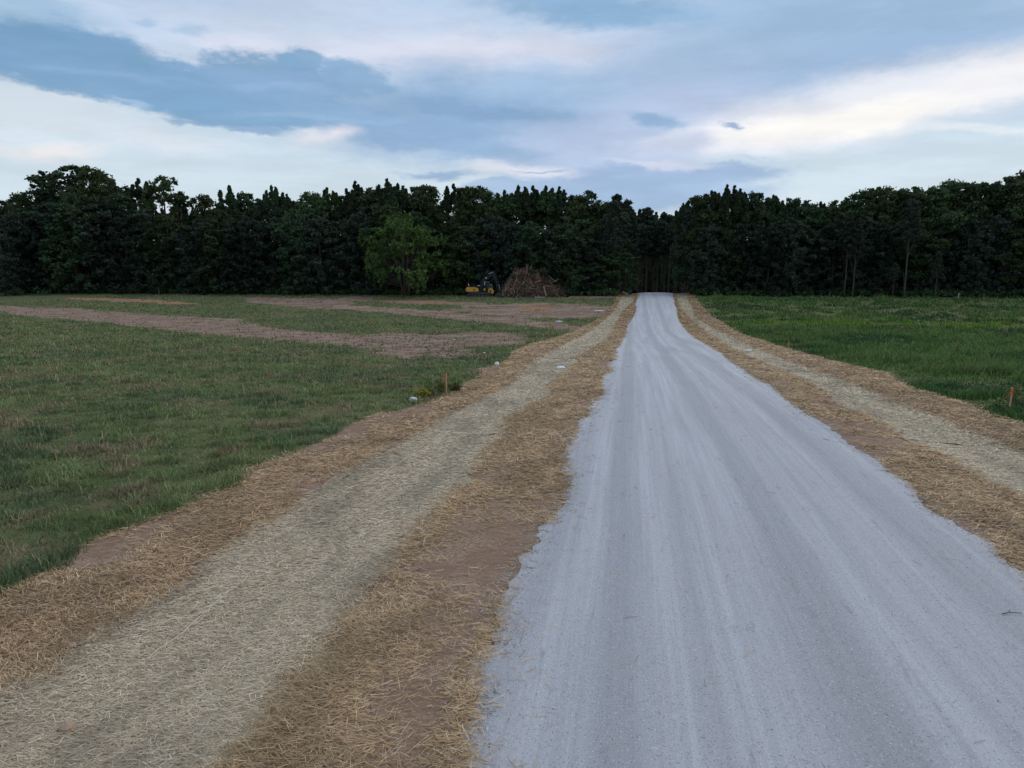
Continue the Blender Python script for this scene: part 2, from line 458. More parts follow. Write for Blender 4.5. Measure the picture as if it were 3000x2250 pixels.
def mat_gravel():
    n = NT('crushed_stone_road'); n.rough(.9); n.p.inputs['Specular IOR Level'].default_value = .15
    st = n.noise(1.0, 6, .55, n.pos((2.6, .05, 1)))
    st2 = n.noise(1.0, 4, .6, n.pos((9.0, .12, 1)))
    wheel = n.noise(1.0, 3, .5, n.pos((.75, .035, 1)))
    blot = n.noise(.6, 5, .6, n.pos((1, .12, 1)))
    c = n.mix(n.ramp(st, .32, .68), (.455, .453, .475), (.545, .542, .565))
    c = n.mix(n.ramp(st2, .40, .66, 0, .45), c, (.375, .375, .395))
    c = n.mix(n.ramp(wheel, .50, .68, 0, .45), c, (.325, .33, .35))
    c = n.mix(n.ramp(blot, .52, .70, 0, .5), c, (.42, .405, .42))
    sx = n.N.new('ShaderNodeSeparateXYZ'); n.L.new(n.tc.outputs['Object'], sx.inputs[0])
    wob = n.math('MULTIPLY', n.math('SUBTRACT', n.noise(1.0, 4, .6, n.pos((.6, .10, 1))), .5), .7)
    px_ = n.math('ADD', sx.outputs[0], wob)
    for xc, hw, op in ((-.08, .30, .62), (2.35, .34, .62), (4.6, .32, .5), (.9, .10, .3), (3.3, .12, .3)):      # packed wheel lanes
        dd = n.math('ABSOLUTE', n.math('SUBTRACT', px_, xc), 0)
        c = n.mix(n.ramp(dd, hw * 1.7, hw * .4, 0, op), c, (.335, .338, .355))
    damp = n.noise(1.0, 6, .65, n.pos((1.7, .05, 1)))
    c = n.mix(n.ramp(damp, .58, .74, 0, .35), c, (.29, .295, .31))
    scuff = n.noise(1.0, 7, .7, n.pos((5.0, 1.2, 1)))
    c = n.mix(n.ramp(scuff, .57, .72, 0, .65), c, (.27, .275, .295))
    sp = n.vor(85, None, 'Color'); spk = n.chan(sp)[0]
    c = n.mix(n.ramp(spk, .90, .97, 0, .7), c, (.20, .205, .22))
    c = n.mix(n.ramp(spk, .08, .02, 0, .6), c, (.68, .68, .70))
    n.color(c)
    h = n.math('ADD', n.noise(70, 4, .7), n.math('MULTIPLY', st2, 1.2)); n.bump(h, .02, .8)
    return n.m


def mat_attr(name, rough=.8, trans=0., spec=.15):
    n = NT(name); n.rough(rough); n.p.inputs['Specular IOR Level'].default_value = spec
    n.color(n.attr('Col'))
    if trans: n.translucent(trans)
    return n.m


def mat_leaf(name, trans=.3):
    n = NT(name); n.rough(.62); n.p.inputs['Specular IOR Level'].default_value = .12
    oi = n.N.new('ShaderNodeObjectInfo')
    c = n.attr('Col')
    hs = n.N.new('ShaderNodeHueSaturation'); n.L.new(c, hs.inputs['Color'])
    n.L.new(n.ramp(oi.outputs['Random'], 0, 1, .47, .52), hs.inputs['Hue'])
    n.L.new(n.ramp(oi.outputs['Random'], 0, 1, .80, 1.18), hs.inputs['Value'])
    n.color(hs.outputs[0]); n.translucent(trans)
    return n.m


M_GROUND = mat_ground(); M_ROAD = mat_gravel()
M_GRASS = mat_attr('grass_blades', .7, .25); M_STRAW = mat_attr('straw_stalks', .65, .12, .25)
M_STONE = mat_attr('stone_chips', .9)
M_LEAF = mat_leaf('leaves')
def mat_bark(name, a, b):
    n = NT(name); n.rough(.95); k = n.noise(1., 5, .6, n.pos((7, 7, 1.2)))
    n.color(n.mix(n.ramp(k, .35, .65), a, b)); n.bump(k, .04, .8); return n.m
M_BARK = mat_bark('bark', (.055, .045, .038), (.13, .11, .095))
M_PBARK = mat_bark('pine_bark', (.048, .039, .034), (.10, .083, .072))

# ------------------------------------------------------------------ dirt on the left field
DIRT_PX = [
    # long track from the left edge down to the verge
    ([(-60, 895), (203, 903), (346, 915), (447, 921), (610, 933), (700, 936), (760, 956), (900, 972), (1060, 984), (1140, 975), (1278, 981), (1429, 972), (1535, 980), (1540, 1000), (1510, 1013), (1400, 1012), (1368, 1025), (1307, 1047), (1245, 1043), (1185, 1049), (1124, 1029), (1022, 1013), (900, 1005), (773, 990), (610, 980), (488, 968), (427, 960), (325, 946), (163, 933), (0, 913), (-60, 910)], 0),
    ([(692, 870), (832, 873), (994, 875), (1030, 866), (1060, 867), (1091, 879), (1200, 881), (1350, 885), (1447, 893), (1560, 889), (1680, 893), (1785, 900), (1790, 926), (1700, 931), (1600, 931), (1490, 930), (1327, 911), (1300, 908), (1447, 905), (1350, 896), (1200, 889), (1100, 882), (1023, 884), (1009, 897), (906, 901), (759, 891)], 0),
    ([(900, 899), (1022, 898), (1180, 906), (1307, 913), (1510, 934), (1632, 948), (1701, 958), (1690, 966), (1632, 964), (1510, 950), (1307, 932), (1180, 918), (1022, 908), (900, 905)], 0),
    ([(1650, 862), (1790, 858), (1800, 872), (1650, 874)], 0),
    ([(1040, 870), (1075, 869), (1090, 880), (1050, 880)], 0),
    ([(200, 872), (300, 874), (420, 878), (520, 885), (575, 890), (575, 893), (500, 890), (400, 885), (300, 880), (200, 876)], 1),
    ([(1120, 881), (1250, 884), (1330, 888), (1330, 893), (1250, 889), (1120, 884)], 1),
    ([(1530, 899), (1610, 900), (1620, 910), (1520, 909)], 1),
]
DIRT = [(np.array([hit(*p)[:2] for p in pl]), o) for pl, o in DIRT_PX]


def sdf(poly, x, y):
    """signed distance, positive inside"""
    d = np.full(x.shape, 1e9); ins = np.zeros(x.shape, bool)
    n = len(poly)
    for i in range(n):
        ax, ay = poly[i]; bx, by = poly[(i + 1) % n]
        ex, ey = bx - ax, by - ay
        t = np.clip(((x - ax) * ex + (y - ay) * ey) / (ex * ex + ey * ey + 1e-9), 0, 1)
        d = np.minimum(d, (x - ax - t * ex) ** 2 + (y - ay - t * ey) ** 2)
        c = ((ay > y) != (by > y)) & (x < (bx - ax) * (y - ay) / (by - ay + 1e-12) + ax)
        ins ^= c
    d = np.sqrt(d); return np.where(ins, d, -d)


def dirtmask(x, y):
    v = np.full(x.shape, -1e9); og = np.full(x.shape, -1e9)
    for p, o in DIRT:
        s = sdf(p, x, y); v = np.maximum(v, s)
        if o: og = np.maximum(og, s)
    v = v + (fbm(x * .22, y * .22, 71, 3) - .5) * 3.0 + (fbm(x * .9, y * .7, 72, 3) - .5) * 2.4 + .7
    return sstep(-1.1, 1.5, v), sstep(-1.0, 1.0, og)


def grid(xs, ys):
    X, Y = np.meshgrid(xs, ys); nx, ny = len(xs), len(ys)
    i = (np.arange(ny - 1)[:, None] * nx + np.arange(nx - 1)[None]).ravel()
    return X.ravel(), Y.ravel(), np.stack([i, i + 1, i + nx + 1, i + nx], 1)


def build_ground():
    xs = np.concatenate([[-2500, -1200, -600, -350, -260], np.arange(-215, -60, 1.6), np.arange(-60, -16, .9), np.arange(-16, 20, .42), np.arange(20, 60, 1.1), np.arange(60, 140, 2.5), [180, 260, 450, 900, 2500]])
    ys = np.concatenate([[-600, -150, -40, -15], np.arange(-5, 32, .42), np.arange(32, 160, .75), np.arange(160, 260, 4), [300, 400, 700, 1400, 3500]])
    X, Y, F = grid(xs, ys)
    Z = zt(X, Y)
    inr = (X > edge('grassL', Y) + .05) & (X < edge('grassR', Y) - .05)
    d, og = dirtmask(X, Y)
    gL = sstep(-.35, .35, X - edge('grassL', Y)); gR = sstep(.35, -.35, X - edge('grassR', Y))
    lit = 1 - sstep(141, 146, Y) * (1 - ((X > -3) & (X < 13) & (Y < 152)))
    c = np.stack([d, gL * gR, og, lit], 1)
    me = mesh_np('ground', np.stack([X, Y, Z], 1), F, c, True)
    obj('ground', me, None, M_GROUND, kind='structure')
    # gravel road, a low crowned sheet with ragged edges
    ys = np.concatenate([np.arange(-8, 40, .09), np.arange(40, 200, .8)])
    t = np.linspace(0, 1, 26)
    jl = (fbm(ys * 1.3, ys * 0 + 2, 5, 4) - .5) * .25 + (fbm(ys * 5, ys * 0 + 2, 15, 3) - .5) * .22 - .05; jr = (fbm(ys * 1.3, ys * 0 + 9, 6, 4) - .5) * .3 + (fbm(ys * 5, ys * 0 + 9, 16, 3) - .5) * .22
    a = edge('roadL', ys) + jl; b = edge('roadR', ys) + jr
    X = a[:, None] + (b - a)[:, None] * t[None]; Y = np.repeat(ys[:, None], len(t), 1)
    Z = zt(X, Y) + .012 + .09 * (1 - (2 * t[None] - 1) ** 2) ** .8 + .012 * (fbm(X * 2.5, Y * .06, 8, 3) - .5)
    nx = len(t); i = (np.arange(len(ys) - 1)[:, None] * nx + np.arange(nx - 1)[None]).ravel()
    F = np.stack([i, i + 1, i + nx + 1, i + nx], 1)
    obj('gravel_road', mesh_np('gravel_road', np.stack([X.ravel(), Y.ravel(), Z.ravel()], 1), F, None, True), None, M_ROAD, kind='structure')


build_ground()


# ------------------------------------------------------------------ strands: straw, mat fibres, grass
def strands(name, P, az, tilt, ln, wd, col, mat, **props):
    """flat narrow quads lying about the ground"""
    n = len(P)
    u = np.stack([np.cos(az) * np.cos(tilt), np.sin(az) * np.cos(tilt), np.sin(tilt)], 1)
    v = np.stack([-np.sin(az), np.cos(az), np.random.RandomState(n).uniform(-.5, .5, n)], 1)
    h = u * (ln / 2)[:, None]; w = v * (wd / 2)[:, None]
    V = np.stack([P - h - w, P + h - w, P + h + w, P - h + w], 1).reshape(-1, 3)
    F = np.arange(4 * n).reshape(n, 4)
    return obj(name, mesh_np(name, V, F, np.repeat(col, 4, 0)), None, mat, **props)


def palette(rs, n, cols, wts, var=.22):
    cols = np.array(cols); c = cols[rs.choice(len(cols), n, p=np.array(wts) / sum(wts))]
    return c * rs.uniform(1 - var, 1 + var, (n, 1))


STRAW_C = [(.52, .355, .19), (.60, .445, .265), (.43, .275, .14), (.25, .16, .09), (.66, .535, .375)]
MAT_C = [(.58, .478, .34), (.66, .558, .412), (.42, .343, .237), (.47, .415, .30), (.72, .625, .50), (.52, .38, .23)]


def straw_band(name, ka, kb, n, seed, label, cols, wts, y0=3.8, y1=146, fine=False, spill=(.12, .12), cover=.42, bare=None):
    rs = np.random.RandomState(seed)
    m_ = int(n * 2.0)
    y = np.exp(rs.uniform(math.log(y0), math.log(y1), m_))
    a, b = edge(ka, y), edge(kb, y)
    x = a - spill[0] + (b - a + spill[0] + spill[1]) * rs.rand(m_)
    x = x + rs.normal(0, .07, m_) + np.where(rs.rand(m_) < .12, rs.normal(0, .28, m_), 0)
    dens = fbm(x * .9, y * .55, seed, 4)
    keep = rs.rand(m_) < sstep(cover - .16, cover + .12, dens) * .95 + .05
    if bare is not None: keep &= rs.rand(m_) < bare(x, y, a, b)
    x, y, dens = x[keep][:n], y[keep][:n], dens[keep][:n]
    k = len(x); d = np.hypot(x, y)
    pile = sstep(cover, cover + .3, dens) * (.012 if fine else .055)
    z = zt(x, y) + .02 + rs.rand(k) * (pile + .012)
    swirl = fbm(x * .5, y * .5, seed + 4, 2) * 6.3
    az = np.where(rs.rand(k) < .6, rs.normal(0, .55, k) + (swirl - 3.1) * .35, rs.uniform(0, math.pi, k))
    tilt = rs.normal(0, .12 if fine else .17, k)
    ln = (rs.uniform(.06, .16, k) if fine else rs.uniform(.05, .20, k)) * (1 + d * .004)
    wd = np.maximum(.0040, d * .00056) * rs.uniform(.7, 1.3, k)
    c = palette(rs, k, cols, wts, .33) * (.84 + .28 * sstep(.35, .62, fbm(x * 1.3, y * 1.0, seed + 9, 3)))[:, None]   # straw tone runs darker and lighter in noise patches
    return strands(name, np.stack([x, y, z], 1), az, tilt, ln, wd, c, M_STRAW, kind='stuff', label=label, category='straw')


straw_band('straw_mulch', 'grassL', 'matL0', 70000, 11, 'golden brown straw strewn between left meadow and pale matting', STRAW_C, [4, 2, 3, 2, .8], spill=(.05, .15), cover=.42)
straw_band('straw_mulch', 'matL1', 'roadL', 95000, 12, 'golden brown straw strewn along left edge of gravel road', STRAW_C, [4, 3, 3, 2, 1], spill=(.15, .02), cover=.42,
           bare=lambda x, y, a, b: 1 - np.exp(-(((x - (b - .40 - .10 * np.sin(y * 1.3))) / .24) ** 2)) * np.maximum(.92 * sstep(5.2, 6.0, y) * sstep(10.4, 9.2, y), .7 * sstep(.48, .62, fbm(y * .5 + 1, y * 0 + 3, 77, 3))))
straw_band('straw_mulch', 'roadR', 'matR0', 66000, 13, 'golden brown straw strewn along right edge of gravel road', STRAW_C, [4, 2.4, 3, 2, .9], y0=8, spill=(.03, .1), cover=.42)
straw_band('straw_mulch', 'matR1', 'grassR', 42000, 14, 'golden brown straw strewn between right meadow and pale matting', STRAW_C, [4, 2.4, 3, 2, .9], y0=14, spill=(.1, .1), cover=.42)


# straw erosion blankets: rolled-out mats, one behind the other, each a sheet with loose fibres
def mat_mat():
    n = NT('straw_blanket_sheet'); n.rough(.9)
    f = n.noise(1., 5, .6, n.pos((14, 40, 10))); g = n.noise(.8, 4); f2 = n.noise(1., 3, .6, n.pos((60, 18, 10)))
    c = n.mix(n.ramp(f, .3, .7), (.34, .278, .193), (.56, .467, .335))
    c = n.mix(n.ramp(f2, .55, .75, 0, .6), c, (.23, .19, .13))
    c = n.mix(n.ramp(g, .45, .7, 0, .6), c, (.45, .412, .297))
    n.color(c); n.bump(n.math('ADD', f, f2), .03, .9); return n.m
M_MAT = mat_mat()


def blanket(ka, kb, y0, y1, lift, seed, label, nf, group):
    rs = np.random.RandomState(seed)
    ys = np.concatenate([np.arange(y0, min(y1, 40), .2), np.arange(max(y0, 40), y1, .7), [y1]])
    ja = (fbm(ys * 1.6, ys * 0, seed, 5) - .5) * .8; jb = (fbm(ys * 1.6, ys * 0 + 5, seed, 5) - .5) * .8
    a, b = edge(ka, ys) + ja, edge(kb, ys) + jb
    t = np.linspace(0, 1, 15)
    X = a[:, None] + (b - a)[:, None] * t; Y = np.repeat(ys[:, None], 15, 1) + np.where((np.abs(ys - y0) < .1) | (np.abs(ys - y1) < .1), 1, 0)[:, None] * .12 * np.sin(t * 7)[None]
    wr = .02 * (fbm(X * 2, Y * .8, seed + 1, 3) - .5)
    Z = zt(X, Y) + lift + np.maximum(wr, -.004)
    # ends of each roll curl up a little over the next
    Z += .05 * np.exp(-((Y - y0) / .14) ** 2) * (y0 > 6)
    i = (np.arange(len(ys) - 1)[:, None] * 15 + np.arange(14)[None]).ravel()
    F = np.stack([i, i + 1, i + 16, i + 15], 1)
    o = obj('straw_blanket', mesh_np('straw_blanket', np.stack([X.ravel(), Y.ravel(), Z.ravel()], 1), F, None, True), None, M_MAT, label=label, category='erosion mat', group=group)
    y = np.exp(rs.uniform(math.log(max(y0, 3.8)), math.log(y1), nf)); a, b = edge(ka, y), edge(kb, y)
    x = a + .02 + (b - a - .04) * rs.rand(nf) + rs.normal(0, .06, nf)
    d = np.hypot(x, y); z = zt(x, y) + lift + .006 + rs.rand(nf) * .025
    az = np.where(rs.rand(nf) < .55, rs.normal(.25, .5, nf), rs.uniform(0, math.pi, nf))
    ff = strands('fibre_layer', np.stack([x, y, z], 1), az, rs.normal(0, .12, nf), rs.uniform(.04, .14, nf) * (1 + d * .004), np.maximum(.0036, d * .0006) * rs.uniform(.7, 1.3, nf),
                 palette(rs, nf, MAT_C, [3, 2.4, 2.4, 1.6, 1.2, 1.2], .28) * (.80 + .34 * sstep(.32, .66, fbm(x * 1.5, y * .45, seed + 3, 4)))[:, None], M_STRAW, kind='stuff')
    ff.parent = o
    return o


GM = 'pale straw blankets laid along the road'
BL = blanket('matL0', 'matL1', 3.0, 18.9, .016, 21, 'long pale straw blanket nearest the camera, left of the gravel road', 80000, GM)
blanket('matL0', 'matL1', 18.6, 46, .008, 22, 'pale straw blanket with a white bag on it, left of the road', 24000, GM)
blanket('matL0', 'matL1', 45.6, 84, .016, 23, 'third pale straw blanket along the left side, down the slope', 9000, GM)
blanket('matL0', 'matL1', 83.5, 147, .008, 24, 'farthest pale straw blanket left of the road, up to the crest', 6000, GM)
blanket('matR0', 'matR1', 8.0, 20.2, .016, 25, 'pale straw blanket nearest the camera, right of the gravel road', 16000, GM)
blanket('matR0', 'matR1', 19.8, 44, .008, 26, 'second pale straw blanket along the right side of the road', 17000, GM)
blanket('matR0', 'matR1', 43.5, 92, .016, 27, 'pale straw blanket with a flat white scrap, right of the road', 9000, GM)
blanket('matR0', 'matR1', 91.5, 146, .008, 28, 'farthest pale straw blanket right of the road, up to the crest', 5000, GM)


def cord(px, parent):
    P = [hit(*p) for p in px]; pts = []
    rs = np.random.RandomState(int(px[0][0]))
    for a, b in zip(P[:-1], P[1:]):
        for t in np.linspace(0, 1, 5)[:-1]: q = a + (b - a) * t; pts.append((q[0] + rs.normal(0, .015), q[1] + rs.normal(0, .02), float(zt(q[0], q[1])) + .045))
    MB().tube(pts, .0055, 5).build('net_cord', M_CORD, parent)


M_CORD = mat_plain('pale_net_cord', (.50, .52, .42), .7, .1, 30)
cord([(430, 1905), (560, 1805), (640, 1738), (702, 1690), (760, 1640)], BL)
cord([(1075, 1405), (1177, 1338), (1260, 1290), (1322, 1252)], BL)
cord([(1322, 1252), (1300, 1236), (1260, 1232)], BL)


def blades(name, P, az, ln, wd, lean, curl, col, tipcol, mat, **props):
    n = len(P)
    f = np.stack([np.cos(az), np.sin(az), np.zeros(n)], 1)
    rs = np.random.RandomState(n); a2 = az + rs.uniform(.6, 2.5, n)
    s = np.stack([np.cos(a2), np.sin(a2), np.zeros(n)], 1) * (wd / 2)[:, None]
    z = np.array([0, 0, 1.])
    c1, s1 = np.cos(lean), np.sin(lean); c2, s2 = np.cos(lean + curl), np.sin(lean + curl)
    m1 = P + f * (ln * .55 * s1)[:, None] + z * (ln * .55 * c1)[:, None]
    tp = m1 + f * (ln * .45 * s2)[:, None] + z * (ln * .45 * c2)[:, None]
    V = np.stack([P - s, P + s, m1 + s * .8, m1 - s * .8, tp], 1).reshape(-1, 3)
    b = np.arange(n)[:, None] * 5
    F = [b + np.array([[0, 1, 2, 3]]), b + np.array([[3, 2, 4]])]
    C = np.stack([col, col, col, col, tipcol], 1).reshape(-1, 3)
    return obj(name, mesh_np(name, V, F, C), None, mat, **props)


def field_points(rs, n, r0, r1, a0, a1):
    r = np.exp(rs.uniform(math.log(r0), math.log(r1), n)); a = np.radians(rs.uniform(a0, a1, n))
    return r * np.sin(a), r * np.cos(a), r


def mown_grass():
    rs = np.random.RandomState(5)
    x, y, r = field_points(rs, 620000, 8.5, 170, -60, 2)
    d, _ = dirtmask(x, y)
    patch = fbm(x * .35, y * .35, 31, 4); tuft = fbm(x * 1.7, y * 1.7, 32, 4)
    k = (x < edge('grassL', y) - .02 + rs.normal(0, .10, len(x))) & (y < 142) & (rs.rand(len(x)) > d * (1.04 - .35 * sstep(.52, .66, fbm(x * .8, y * .5, 81, 4))))
    k &= rs.rand(len(x)) < .50 + .6 * sstep(.38, .60, tuft)
    x, y, r, patch, tuft = x[k], y[k], r[k], patch[k], tuft[k]
    x, y, r, patch, tuft = [q[:295000] for q in (x, y, r, patch, tuft)]
    n = len(x)
    dry = sstep(.50, .72, fbm(x * .75, y * .6, 41, 5)) * .8 + .20 * rs.rand(n)
    isdry = rs.rand(n) < dry
    g1, g2, g3 = np.array([.130, .192, .068]), np.array([.178, .232, .094]), np.array([.102, .154, .072])
    t = sstep(.35, .65, patch)[:, None]
    c = np.where(t > .5, g1 + (g2 - g1) * (2 * t - 1), g3 + (g1 - g3) * 2 * t) * rs.uniform(.65, 1.35, (n, 1))
    dc = palette(rs, n, [(.26, .215, .125), (.20, .15, .09), (.33, .28, .18)], [3, 2, 1])
    c = np.where(isdry[:, None], dc, c)
    ln = rs.uniform(.06, .17, n) * (.62 + 1.05 * sstep(.42, .70, tuft)) * (1 + sstep(15, 90, r) * .6)
    stalk = rs.rand(n) < .012; ln = np.where(stalk, rs.uniform(.22, .42, n), ln); isdry = isdry | (stalk & (rs.rand(n) < .7))
    c = np.where(isdry[:, None], dc, c) * (.80 + .45 * sstep(.35, .65, fbm(x * 3.1, y * 3.1, 35, 2)))[:, None]
    near = np.clip((edge('grassL', y) - x) / .8, 0, 1); ln *= 1 + .35 * (1 - near)
    wd = np.maximum(.006, r * .0010) * rs.uniform(.7, 1.3, n)
    P = np.stack([x, y, zt(x, y) - .01], 1)
    blades('mown_grass', P, rs.uniform(0, 6.28, n), ln, wd, np.abs(rs.normal(.5, .35, n)), rs.uniform(.1, .9, n), c, c * 1.1, M_GRASS,
           kind='stuff', label='short patchy mown grass covering the left field', category='grass')


def tall_grass():
    rs = np.random.RandomState(6)
    x, y, r = field_points(rs, 420000, 18, 165, 2, 40)
    k = (x > edge('grassR', y) + rs.normal(0, .10, len(x))) & (y < 143)
    tuft = fbm(x * .7, y * .7, 52, 4); big = fbm(x * .12, y * .25, 53, 4)
    k &= rs.rand(len(x)) < .35 + .8 * sstep(.35, .6, tuft)
    x, y, r, tuft, big = [q[k][:150000] for q in (x, y, r, tuft, big)]
    n = len(x)
    g1, g2, g3 = np.array([.062, .135, .036]), np.array([.112, .190, .052]), np.array([.040, .096, .034])
    t = sstep(.36, .64, big)[:, None]
    c = np.where(t > .5, g1 + (g2 - g1) * (2 * t - 1), g3 + (g1 - g3) * 2 * t) * rs.uniform(.65, 1.4, (n, 1))
    lush = np.exp(-((y - 101 - 5 * (fbm(x * .1, y * 0, 9, 2) - .5)) / 3.0) ** 2) * sstep(14, 20, x) * sstep(75, 55, x)
    c = np.where((rs.rand(n) < lush * .9)[:, None], np.array([.16, .26, .03]) * rs.uniform(.8, 1.2, (n, 1)), c)
    isdry = rs.rand(n) < .07 + .18 * sstep(.55, .7, fbm(x * .3, y * .2, 61, 3))
    c = np.where(isdry[:, None], palette(rs, n, [(.19, .18, .085), (.16, .14, .08)], [1, 1]), c)
    near = np.clip((x - edge('grassR', y)) / 2.5, 0, 1)
    ln = rs.uniform(.16, .42, n) * (.40 + 1.25 * sstep(.38, .68, tuft)) * (.45 + .55 * near) * (1 + .5 * sstep(.45, .65, big))
    wd = np.maximum(.009, r * .00115) * rs.uniform(.7, 1.4, n)
    P = np.stack([x, y, zt(x, y) - .01], 1)
    blades('tall_grass', P, rs.uniform(0, 6.28, n), ln, wd, np.abs(rs.normal(.3, .25, n)), rs.uniform(.1, .8, n), c, c * 1.1, M_GRASS,
           kind='stuff', label='tall lush green grass and weeds covering the right field', category='grass')


mown_grass(); tall_grass()


def loose_stones():
    rs = np.random.RandomState(8); n = 13000
    y = np.exp(rs.uniform(math.log(4.2), math.log(45), n))
    s = rs.rand(n); a, b = edge('roadL', y), edge('roadR', y)
    x = np.where(s < .42, a + rs.normal(-.02, .16, n), np.where(s < .7, b + rs.normal(.03, .17, n), a + (b - a) * rs.rand(n)))
    on = (x > a) & (x < b); t = (x - a) / (b - a)
    z = zt(x, y) + np.where(on, .012 + .09 * np.maximum(0, 1 - (2 * t - 1) ** 2) ** .8, .004)
    sz = np.maximum(rs.uniform(.005, .017, n), np.hypot(x, y) * .0006) * np.where(s < .7, 1.1, .7)
    O = np.array([(1, 0, 0), (0, 1, 0), (-1, 0, 0), (0, -1, 0), (0, 0, .8), (0, 0, -.6)], float)
    V = O[None] * sz[:, None, None] * rs.uniform(.6, 1.3, (n, 6, 1)) + np.stack([x, y, z], 1)[:, None]
    Fo = np.array([(0, 1, 4), (1, 2, 4), (2, 3, 4), (3, 0, 4), (1, 0, 5), (2, 1, 5), (3, 2, 5), (0, 3, 5)])
    F = (np.arange(n)[:, None, None] * 6 + Fo[None]).reshape(-1, 3)
    c = palette(rs, n, [(.43, .43, .46), (.53, .53, .56), (.27, .275, .295), (.37, .34, .32)], [4, 2, 2, 1])
    obj('loose_gravel', mesh_np('loose_gravel', V.reshape(-1, 3), F, np.repeat(c, 6, 0)), None, M_STONE, kind='stuff', label='loose grey stone chips along the road edges', category='gravel')


loose_stones()


def clods():
    rs = np.random.RandomState(44); x, y, r = field_points(rs, 60000, 30, 165, -50, -2)
    d, _ = dirtmask(x, y); k = (d > .7) & (y < 140) & (x < edge('grassL', y) - .3) & (fbm(x * .5, y * .3, 45, 3) > .46); x, y, r = [q[k][:1600] for q in (x, y, r)]
    n = len(x); sz = rs.uniform(.03, .13, n) * (1 + (rs.rand(n) < .05))
    O = np.array([(1, 0, 0), (0, 1, 0), (-1, 0, 0), (0, -1, 0), (0, 0, .7), (0, 0, -.4)], float)
    V = O[None] * sz[:, None, None] * rs.uniform(.6, 1.4, (n, 6, 1)) + np.stack([x, y, zt(x, y) + .01], 1)[:, None]
    Fo = np.array([(0, 1, 4), (1, 2, 4), (2, 3, 4), (3, 0, 4), (1, 0, 5), (2, 1, 5), (3, 2, 5), (0, 3, 5)])
    c = palette(rs, n, [(.17, .11, .085), (.25, .17, .13), (.12, .085, .068)], [2, 1, 1])
    obj('soil_clods', mesh_np('soil_clods', V.reshape(-1, 3), (np.arange(n)[:, None, None] * 6 + Fo[None]).reshape(-1, 3), np.repeat(c, 6, 0)), None, M_STONE, kind='stuff', label='small dark clods scattered over the bare dirt tracks', category='clods')


clods()
# stray straw blown onto the stone
rs_ = np.random.RandomState(91); n_ = 520
y_ = np.exp(rs_.uniform(math.log(4.5), math.log(40), n_)); a_, b_ = edge('roadL', y_), edge('roadR', y_)
t_ = np.where(rs_.rand(n_) < .75, np.abs(rs_.normal(0, .06, n_)), rs_.rand(n_)); t_ = np.clip(np.where(rs_.rand(n_) < .35, 1 - t_, t_), 0, 1)
x_ = a_ + (b_ - a_) * t_
strands('stray_straw', np.stack([x_, y_, zt(x_, y_) + .03 + .09 * (1 - (2 * t_ - 1) ** 2) ** .8], 1), rs_.uniform(0, 3.14, n_), rs_.normal(0, .05, n_), rs_.uniform(.06, .2, n_), np.maximum(.005, y_ * .0008),
        palette(rs_, n_, STRAW_C, [3, 2, 2, 2, 1]), M_STRAW, kind='stuff', label='stray straw stalks blown onto the gravel road', category='straw')


# ------------------------------------------------------------------ trees
def unit(rs, n):
    v = rs.normal(0, 1, (n, 3)); return v / np.linalg.norm(v, axis=1, keepdims=True)


def leaves_mesh(name, C, size, rs, cols, wts, stretch=1.7, droop=0.0, up=None):
    """rhombic leaf sprays at centres C"""
    n = len(C); u = unit(rs, n)
    if up is not None: u = u + up; u /= np.linalg.norm(u, axis=1, keepdims=True)
    u[:, 2] -= droop; u /= np.linalg.norm(u, axis=1, keepdims=True)
    w = unit(rs, n); v = np.cross(u, w); v /= np.linalg.norm(v, axis=1, keepdims=True) + 1e-6
    s = size * rs.uniform(.6, 1.35, n); u = u * (s * stretch / 2)[:, None]; v = v * (s / 2)[:, None]
    V = np.stack([C - u, C + v * .9 - u * .1, C + u, C - v * .9 - u * .1], 1).reshape(-1, 3)
    col = palette(rs, n, cols, wts, .2)
    me = mesh_np(name, V, np.arange(4 * n).reshape(n, 4), np.repeat(col, 4, 0)); me.materials.append(M_LEAF)
    return me


def clump_points(rs, centers, radii, per):
    """leaf centres gathered in ellipsoidal clumps, denser near their skin and top"""
    n = len(centers); k = n * per
    d = unit(rs, k); d[:, 2] = np.where(rs.rand(k) < .65, np.abs(d[:, 2]), d[:, 2])
    r = np.minimum(np.abs(rs.normal(0, .34, k)) + .45 * rs.rand(k), 1.15)
    return (centers[:, None] + (d * r[:, None]).reshape(n, per, 3) * radii[:, None]).reshape(-1, 3)


DK = [(.046, .076, .039), (.055, .090, .044), (.040, .065, .037), (.068, .105, .048)]
BL = [(.036, .053, .041), (.043, .063, .046), (.031, .046, .038), (.052, .074, .050)]
MD = [(.056, .092, .038), (.070, .112, .044), (.046, .076, .034), (.088, .134, .050)]
PN = [(.042, .060, .042), (.052, .072, .048), (.036, .052, .038), (.066, .086, .056)]
BR = [(.072, .112, .031), (.094, .140, .038), (.054, .086, .028), (.116, .162, .048)]
WT = [3, 2.2, 2, 1]


